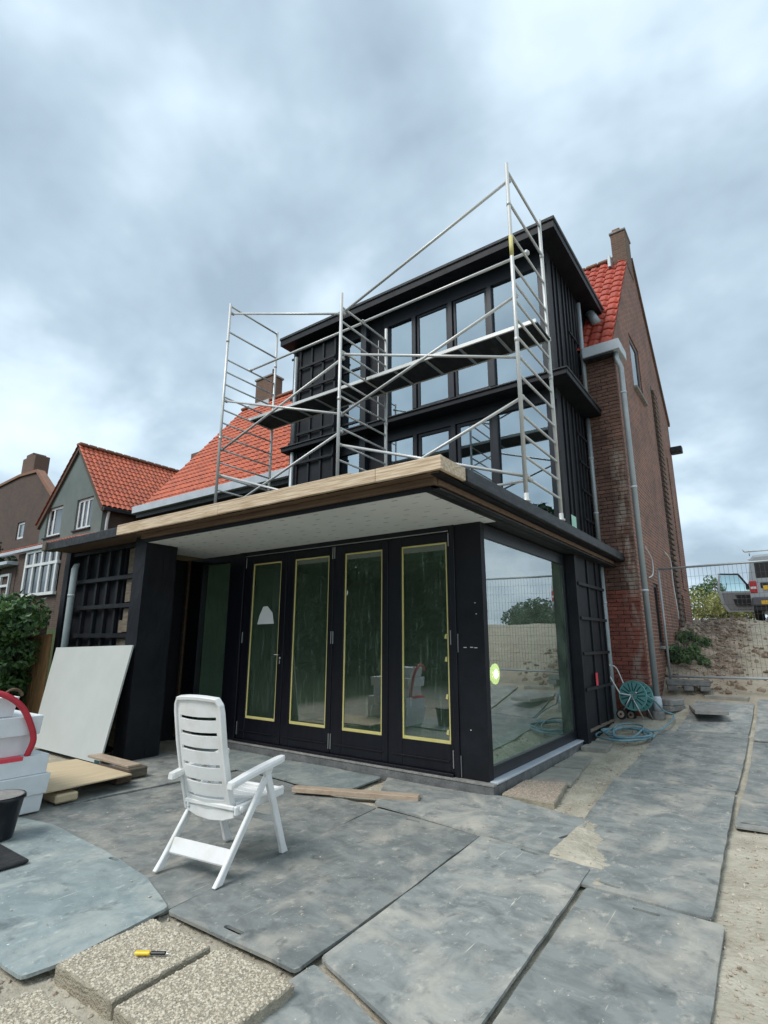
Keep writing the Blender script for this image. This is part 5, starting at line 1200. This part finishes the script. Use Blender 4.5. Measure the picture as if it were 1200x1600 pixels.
GH = thing('green_house', (-21.8, 8, 1.9), 'grey-green rendered gable house with orange tiled roof and white windows', 'building')
GW = [(-24.15, 6.03, -22.65, 7.4), (-21.35, 6.05, -19.95, 7.4)]
holed('front_gable', [(-24.7, 1.9), (-19.05, 1.9), (-19.05, 6.95), (-21.72, 9.9), (-24.7, 6.85)], [[(a, b), (c, b), (c, d_), (a, d_)] for a, b, c, d_ in GW], 1, 5.0, 5.25, 'stucco', GH)
box('side_wall', (-19.3, 5.26, 1.9), (-19.06, 12.5, 6.9), 'brick_far', GH, 0); box('side_wall', (-24.7, 5.26, 1.9), (-24.45, 12.5, 6.9), 'brick_far', GH, 0); box('rear_wall', (-24.7, 12.5, 1.9), (-19.06, 12.7, 6.9), 'brick_far', GH, 0)
for (a, b, c, d_) in GW:
    wf = box('window_frame', (a, 5.08, b), (a + .12, 5.16, d_), 'white', GH)
    box('window_bar', (c - .12, 5.08, b), (c, 5.16, d_), 'white', wf); box('window_bar', (a + .12, 5.08, d_ - .12), (c - .12, 5.16, d_), 'white', wf); box('window_bar', (a + .12, 5.08, b), (c - .12, 5.16, b + .12), 'white', wf)
    for f_ in ((.36,) if a < -23 else (.34, .62)): xm = a + (c - a) * f_; box('window_bar', (xm - .06, 5.085, b + .12), (xm + .06, 5.15, d_ - .12), 'white', wf)
    box('curtain', (a + .1, 5.20, b + .1), (c - .1, 5.22, d_ - .1), 'zincwhite', wf, 0)
    box('pane', (a + .11, 5.115, b + .11), (c - .11, 5.125, d_ - .11), 'glass_far', wf, 0); box('window_sill', (a - .08, 4.92, b - .07), (c + .08, 5.07, b - .003), 'bitumen', GH, .01)
vR = Vector((-(19.0 - 21.72) * -1, 0, 2.98))
rs_ = Vector((-21.72 + 18.85, 0, 9.98 - 6.75))       # from right eave up to ridge
pantile_sheet('roof_tiles', (-18.85, 4.85, 6.78), (0, 1, 0), tuple(rs_), 8.0, rs_.length, .215, .30, 'tile_orange', GH)
ls_ = Vector((-21.72 + 24.95, 0, 9.98 - 6.65))
pantile_sheet('roof_tiles', (-24.95, 4.85, 6.68), (0, 1, 0), tuple(ls_), 8.0, ls_.length, .215, .30, 'tile_orange', GH)
prism('roof_boarding', [(-24.95, 6.6), (-21.72, 9.93), (-18.85, 6.7), (-19.0, 6.6), (-21.72, 9.75), (-24.8, 6.5)], 1, 4.9, 12.8, 'darkwood', GH)
for k in range(20): box('ridge_tile', (-21.9, 4.85 + k * .4, 9.96), (-21.54, 4.85 + k * .4 + .39, 10.1), 'ridge', GH, .04)
tube('downpipe', [(-18.88, 5.2, 6.72), (-18.95, 5.2, 6.5), (-19.0, 5.2, 6.2), (-19.0, 5.2, 3)], .06, 'white', GH, 10)
box('gutter', (-18.95, 4.9, 6.60), (-18.75, 12.6, 6.74), 'bitumen', GH, .01)
c3 = box('chimney', (-21.2, 10.2, 9.2), (-20.4, 11.0, 11.0), 'brick_chimney', GH, .01); box('chimney_flashing', (-21.3, 10.1, 9.1), (-20.3, 10.19, 9.75), 'zincwhite', c3, .01)
# lean-to with white bay window
pantile_sheet('lean_to_tiles', (-24.4, 3.45, 5.12), (1, 0, 0), (0, 1.55, .55), 7.0, 1.64, .215, .30, 'tile_orange', GH)
box('lean_to_eave', (-24.4, 3.40, 4.98), (-17.4, 3.55, 5.11), 'zincwhite', GH, .01)
box('lean_to_wall', (-18.85, 3.62, 1.9), (-17.9, 4.98, 4.98), 'brick_far', GH, 0); box('lean_to_wall', (-22.75, 3.62, 1.9), (-21.75, 4.98, 4.98), 'brick_far', GH, 0); box('lean_to_wall', (-21.74, 3.62, 1.9), (-18.86, 4.98, 3.15), 'brick_far', GH, 0)
bw = box('bay_window', (-21.75, 3.50, 3.15), (-21.60, 3.61, 4.97), 'white', GH)
for x in (-20.95, -20.25, -19.55, -19.0): box('window_bar', (x - .07, 3.50, 3.27), (x + .07, 3.61, 4.86), 'white', bw)
for z in (3.15, 4.30, 4.86): box('window_bar', (-21.6, 3.49, z), (-18.86, 3.62, z + .11), 'white', bw)
box('pane', (-21.6, 3.56, 3.2), (-18.9, 3.57, 4.9), 'glass_far', bw, 0); box('room_back', (-21.6, 4.6, 3.1), (-18.9, 4.7, 4.95), 'insidedark', GH, 0)
pw2 = box('porch', (-24.3, 3.6, 1.9), (-22.76, 4.98, 4.5), 'brick_far', GH, 0); box('porch_roof', (-24.5, 3.2, 4.52), (-22.7, 4.9, 4.66), 'zincwhite', GH, .01)
pf = box('porch_window', (-24.05, 3.5, 3.0), (-23.95, 3.59, 4.2), 'white', GH); box('window_bar', (-23.2, 3.5, 3.0), (-23.1, 3.59, 4.2), 'white', pf); box('window_bar', (-23.95, 3.5, 4.1), (-23.2, 3.59, 4.2), 'white', pf); box('window_bar', (-23.95, 3.5, 3.65), (-23.2, 3.59, 3.75), 'white', pf); box('window_bar', (-23.95, 3.5, 3.0), (-23.2, 3.59, 3.1), 'white', pf)
tube('porch_post', [(-24.4, 3.3, 1.9), (-24.4, 3.3, 4.5)], .05, 'white', GH, 8)

FB = thing('far_brick_house', (-36, 9, 1.9), 'brown brick house with a mossy chimney at the far left', 'building')
holed('gable_wall', [(-47, 1.9), (-29.6, 1.9), (-29.6, 8.2), (-34.2, 11.75), (-36.8, 11.9), (-47, 11.4)], [[(-36.0, 7.65), (-34.9, 7.65), (-34.9, 8.75), (-36.0, 8.75)]], 1, 8.0, 8.3, 'brick_far', FB)
wf = box('window_frame', (-36.0, 8.08, 7.65), (-35.85, 8.18, 8.75), 'white', FB); box('window_bar', (-35.05, 8.08, 7.65), (-34.9, 8.18, 8.75), 'white', wf); box('window_bar', (-35.85, 8.08, 8.6), (-35.05, 8.18, 8.75), 'white', wf); box('window_bar', (-35.85, 8.08, 7.65), (-35.05, 8.18, 7.8), 'white', wf)
box('pane', (-35.86, 8.12, 7.79), (-35.04, 8.14, 8.61), 'glass_far', wf, 0)
prism('roof', [(-29.3, 8.1), (-34.2, 11.8), (-36.8, 11.95), (-47.3, 11.45), (-47.3, 11.65), (-36.8, 12.12), (-34.1, 11.98), (-29.1, 8.28)], 1, 7.9, 8.35, 'ridge', FB)
c4 = box('chimney', (-36.9, 8.02, 11.7), (-35.0, 8.9, 13.2), 'brick_chimney', FB, .02); box('chimney_cap', (-36.5, 8.05, 13.202), (-35.5, 8.85, 13.42), 'brick_chimney', c4, .02)

tree('leafy_tree', 'green tree crown showing above the orange roof of the green house', (-33, 21, 2), 15.8, 3.2, 2600, .4, 'leaf_dark', 'background trees')
tree('leafy_tree', 'dark tree showing beside the mossy chimney on the far left', (-46, 15.5, 2), 12.9, 2.6, 2200, .4, 'leaf_dark', 'background trees')
tree('garden_shrub', 'dark bushy shrub left of the white bay window', (-28.0, 4.0, 1.9), 4.4, 1.7, 5200, .22, 'leaf_dark', None, 'shrub', 20, .15)
tree('garden_shrub', 'small light green shrub in front of the porch at the left edge', (-19.5, 1.0, 1.5), 2.2, .8, 1400, .13, 'leaf_weed', None, 'shrub', 12, .2, .05)

# ---------------------------------------------------------------- right side: shrubs, weeds, van
def shrub(label, c, rx, h, n, size, m, group=None):
    t = thing('shrub', c, label, 'shrub', group); cl = []
    for k in range(22):
        a_ = random.uniform(0, 6.28); r_ = random.random() ** .5
        cl.append(((c[0] + math.cos(a_) * r_ * rx, c[1] + math.sin(a_) * r_ * rx * .7, c[2] + h * random.uniform(.2, .8) * (1 - .35 * r_)), rx * random.uniform(.22, .36)))
    crown('foliage', cl, n, size, m, t)
    for k in range(5): tube('stem', [(c[0], c[1], c[2] - .1), (c[0] + random.uniform(-.5, .5) * rx, c[1] + random.uniform(-.4, .4) * rx, c[2] + h * .7)], [.03, .012], 'bark', t, 5)
    return t
shrub('yellow-green shrub between the gable and the van', (.75, 18.6, 2.05), 1.45, 1.55, 6000, .10, 'leaf_light')
shrub('taller grey-green shrub close to the far corner of the gable', (.5, 21.5, 2.1), 1.1, 2.6, 3500, .12, 'leaf_weed')
shrub('dark green weeds growing against the foot of the brick gable', (.95, 7.25, 1.0), .36, .75, 1500, .075, 'leaf_weed')
shrub('smaller green weeds along the gable further back', (.95, 8.6, 1.35), .30, .55, 900, .07, 'leaf_weed')
shrub('round green bush mirrored in the large side window', (10.6, 30, 2.2), 1.7, 2.3, 5000, .2, 'leaf_dark')
shrub('clipped green bush beside the round bush, mirrored in the side window', (8.3, 31, 2.2), 1.6, 1.9, 4000, .2, 'leaf_dark')
# trees behind the photographer, seen only as dark shapes mirrored in the door glass
for k, (x, y, h_) in enumerate(((-8.0, -14.5, 8.5), (-11.6, -15.5, 9.5), (-15.2, -14.6, 8.8), (-19, -15.5, 9.4))):
    tree('garden_tree', ['tree mirrored in the doors, standing nearest the house corner', 'tall tree mirrored in the doors, second from the house corner', 'tree mirrored in the doors, third from the house corner', 'tree mirrored in the doors, farthest from the house corner'][k], (x, y, .1), h_, 3.3, 6500, .62, 'leaf_dark', 'trees at the bottom of the garden', 'tree', 26, .08)

VN = thing('van', (2.95, 16.3, 2.15), 'silver van parked on the rise with its left front door open', 'van')
vz = 2.16; vx0, vx1 = 2.02, 3.94
def van_body():
    bm = bmesh.new(); secs = []
    # y, half width scale, bottom z, belt z, top z
    for (y, zt, sh, zb_) in ((14.0, 1.86, .86, .42), (14.06, 1.93, .88, .36), (14.6, 1.95, .88, .33), (17.0, 1.95, .88, .33), (17.35, 1.88, .86, .33), (18.05, 1.22, .93, .33), (18.75, 1.02, .92, .33), (18.95, .80, .92, .38)):
        hw = (vx1 - vx0) / 2; cx = (vx0 + vx1) / 2; ring = []
        belt = min(zt * .55 + .05, 1.08)
        for (sx, z) in ((-.96, zb_), (-1, zb_ + .15), (-1, belt), (-sh - .03, zt - .16), (-sh + .10, zt - .02), (-.4, zt), (.4, zt), (sh - .10, zt - .02), (sh + .03, zt - .16), (1, belt), (1, zb_ + .15), (.96, zb_)):
            ring.append(bm.verts.new((cx + sx * hw, y, vz + max(z, zb_))))
        secs.append(ring)
    n = len(secs[0])
    for i in range(len(secs) - 1):
        for k in range(n): bm.faces.new((secs[i][k], secs[i][(k + 1) % n], secs[i + 1][(k + 1) % n], secs[i + 1][k]))
    bm.faces.new(secs[0]); bm.faces.new(secs[-1][::-1]); return bm_obj('body', bm, 'van', VN)
vb = van_body()
box('rear_window', (2.22, 13.985, vz + 1.22), (3.74, 14.03, vz + 1.72), 'vandark', VN, .02)
box('rear_bumper', (2.03, 13.90, vz + .40), (3.93, 14.02, vz + .66), 'vantrim', VN, .04)
box('bumper_step', (2.06, 13.95, vz + .26), (3.90, 14.1, vz + .40), 'vandark', VN, .02)
for x in (2.03, 3.75): 
    tl = box('tail_light', (x, 13.975, vz + .78), (x + .18, 14.06, vz + 1.14), 'lightred', VN, .02); box('reversing_lens', (x + .02, 13.968, vz + .90), (x + .16, 13.976, vz + .97), 'white', tl, .004)
box('tailgate_trim', (2.3, 13.98, vz + .92), (3.66, 13.998, vz + 1.08), 'vandark', VN, .01)
box('number_plate', (2.36, 13.962, vz + .86), (2.88, 13.979, vz + .99), 'plate_y', VN, .004); box('number_plate', (2.26, 13.885, vz + .44), (2.66, 13.899, vz + .55), 'plate_y', VN, .004)
box('door_seam', (2.975, 13.978, vz + .68), (2.985, 13.9845, vz + 1.8), 'vandark', VN, 0)
for x in (2.30, 3.62): tube('roof_bar', [(x - .16, 14.25, vz + 1.92), (x - .16, 14.25, vz + 2.06)], .015, 'steel', VN, 6)
tube('roof_bar', [(2.02, 14.25, vz + 2.06), (3.9, 14.25, vz + 2.06)], .022, 'white', VN, 8); tube('roof_bar', [(2.02, 16.2, vz + 2.06), (3.9, 16.2, vz + 2.06)], .022, 'white', VN, 8)
tube('roof_bar', [(2.02, 14.25, vz + 2.06), (1.98, 14.25, vz + 2.14)], .018, 'white', VN, 8)
for x in (2.03, 3.70):
    for y in (14.85, 17.95):
        wh = lathe('wheel', [(.20, x), (.33, x + .01), (.345, x + .06), (.345, x + .15), (.33, x + .19), (.20, x + .20)], (0, y, vz + .335), 'vandark', VN, 22, 'X'); lathe('rim', [(.19, x - .004), (.19, x + .002)], (0, y, vz + .335), 'steel', wh, 16, 'X')
# open front door: a shell hinged at the front, swung out to the left
hx, hy = 2.02, 17.1
dd = Vector((-1, -.42, 0)).normalized(); dn = Vector((-.42, 1, 0)).normalized()
def dpt(u, z, o_=0.0): return Vector((hx, hy, vz)) + dd * u + dn * o_ + Vector((0, 0, z))
def dprism(name, pts_, o0, o1, m, parent):
    bm = bmesh.new(); A = [bm.verts.new(dpt(u, z, o0)) for u, z in pts_]; B = [bm.verts.new(dpt(u, z, o1)) for u, z in pts_]; n = len(pts_); bm.faces.new(A); bm.faces.new(B[::-1])
    for i in range(n): bm.faces.new((A[i], A[(i + 1) % n], B[(i + 1) % n], B[i]))
    return bm_obj(name, bm, m, parent)
dr = dprism('front_door', [(.0, .38), (.85, .36), (1.0, .60), (1.08, 1.08), (.0, 1.08)], 0, .06, 'van', VN)
dprism('door_lining', [(.05, .46), (.80, .45), (.92, .66), (.98, 1.02), (.05, 1.02)], -.02, -.001, 'vanseat', dr)
dprism('armrest', [(.10, .62), (.62, .62), (.66, .80), (.10, .80)], -.07, -.021, 'vandark', dr)
dprism('door_pocket', [(.12, .86), (.55, .86), (.58, .95), (.12, .95)], -.05, -.021, 'vandark', dr)
for a_, b_ in (((0.02, 1.08), (.38, 1.66)), ((.38, 1.66), (.98, 1.68)), ((.98, 1.70), (1.06, 1.06))): beam('window_frame', dpt(*a_, .03), dpt(*b_, .03), .05, .06, 'van' if a_[0] > .9 else 'vandark', dr, up=dn)
dprism('door_glass', [(.05, 1.08), (1.04, 1.08), (.97, 1.66), (.40, 1.64)], .025, .032, 'glass_car', dr)
beam('wing_mirror', dpt(.08, 1.16, .12), dpt(.08, 1.32, .12), .06, .12, 'vandark', VN, up=(1, 0, 0), bv=.03)

# ---------------------------------------------------------------- work lamp glowing inside behind the side pane
WL = thing('work_lamp', (-.45, 1.2, .13), 'lit yellow-white work lamp standing inside behind the side window', 'lamp')
lathe('lamp_glass', [(.05, -.435), (.04, -.425), (.01, -.42)], (0, 1.21, 1.13), 'lamp', WL, 18, 'X'); lathe('halo_cone', [(.06, -.52), (.125, -.46), (.13, -.44), (.052, -.437)], (0, 1.21, 1.13), 'lamp_glow', WL, 20, 'X'); box('lamp_housing', (-.58, .96, 1.04), (-.521, 1.46, 1.22), 'bucket', WL, .01)
tube('lamp_stand', [(-.54, 1.13, .13), (-.54, 1.13, 1.06)], .015, 'steel', WL, 8)
for a_ in (0, 2.1, 4.2): tube('stand_leg', [(-.54, 1.13, .45), (-.54 + .3 * math.cos(a_), 1.13 + .3 * math.sin(a_), .14)], .010, 'steel', WL, 6)
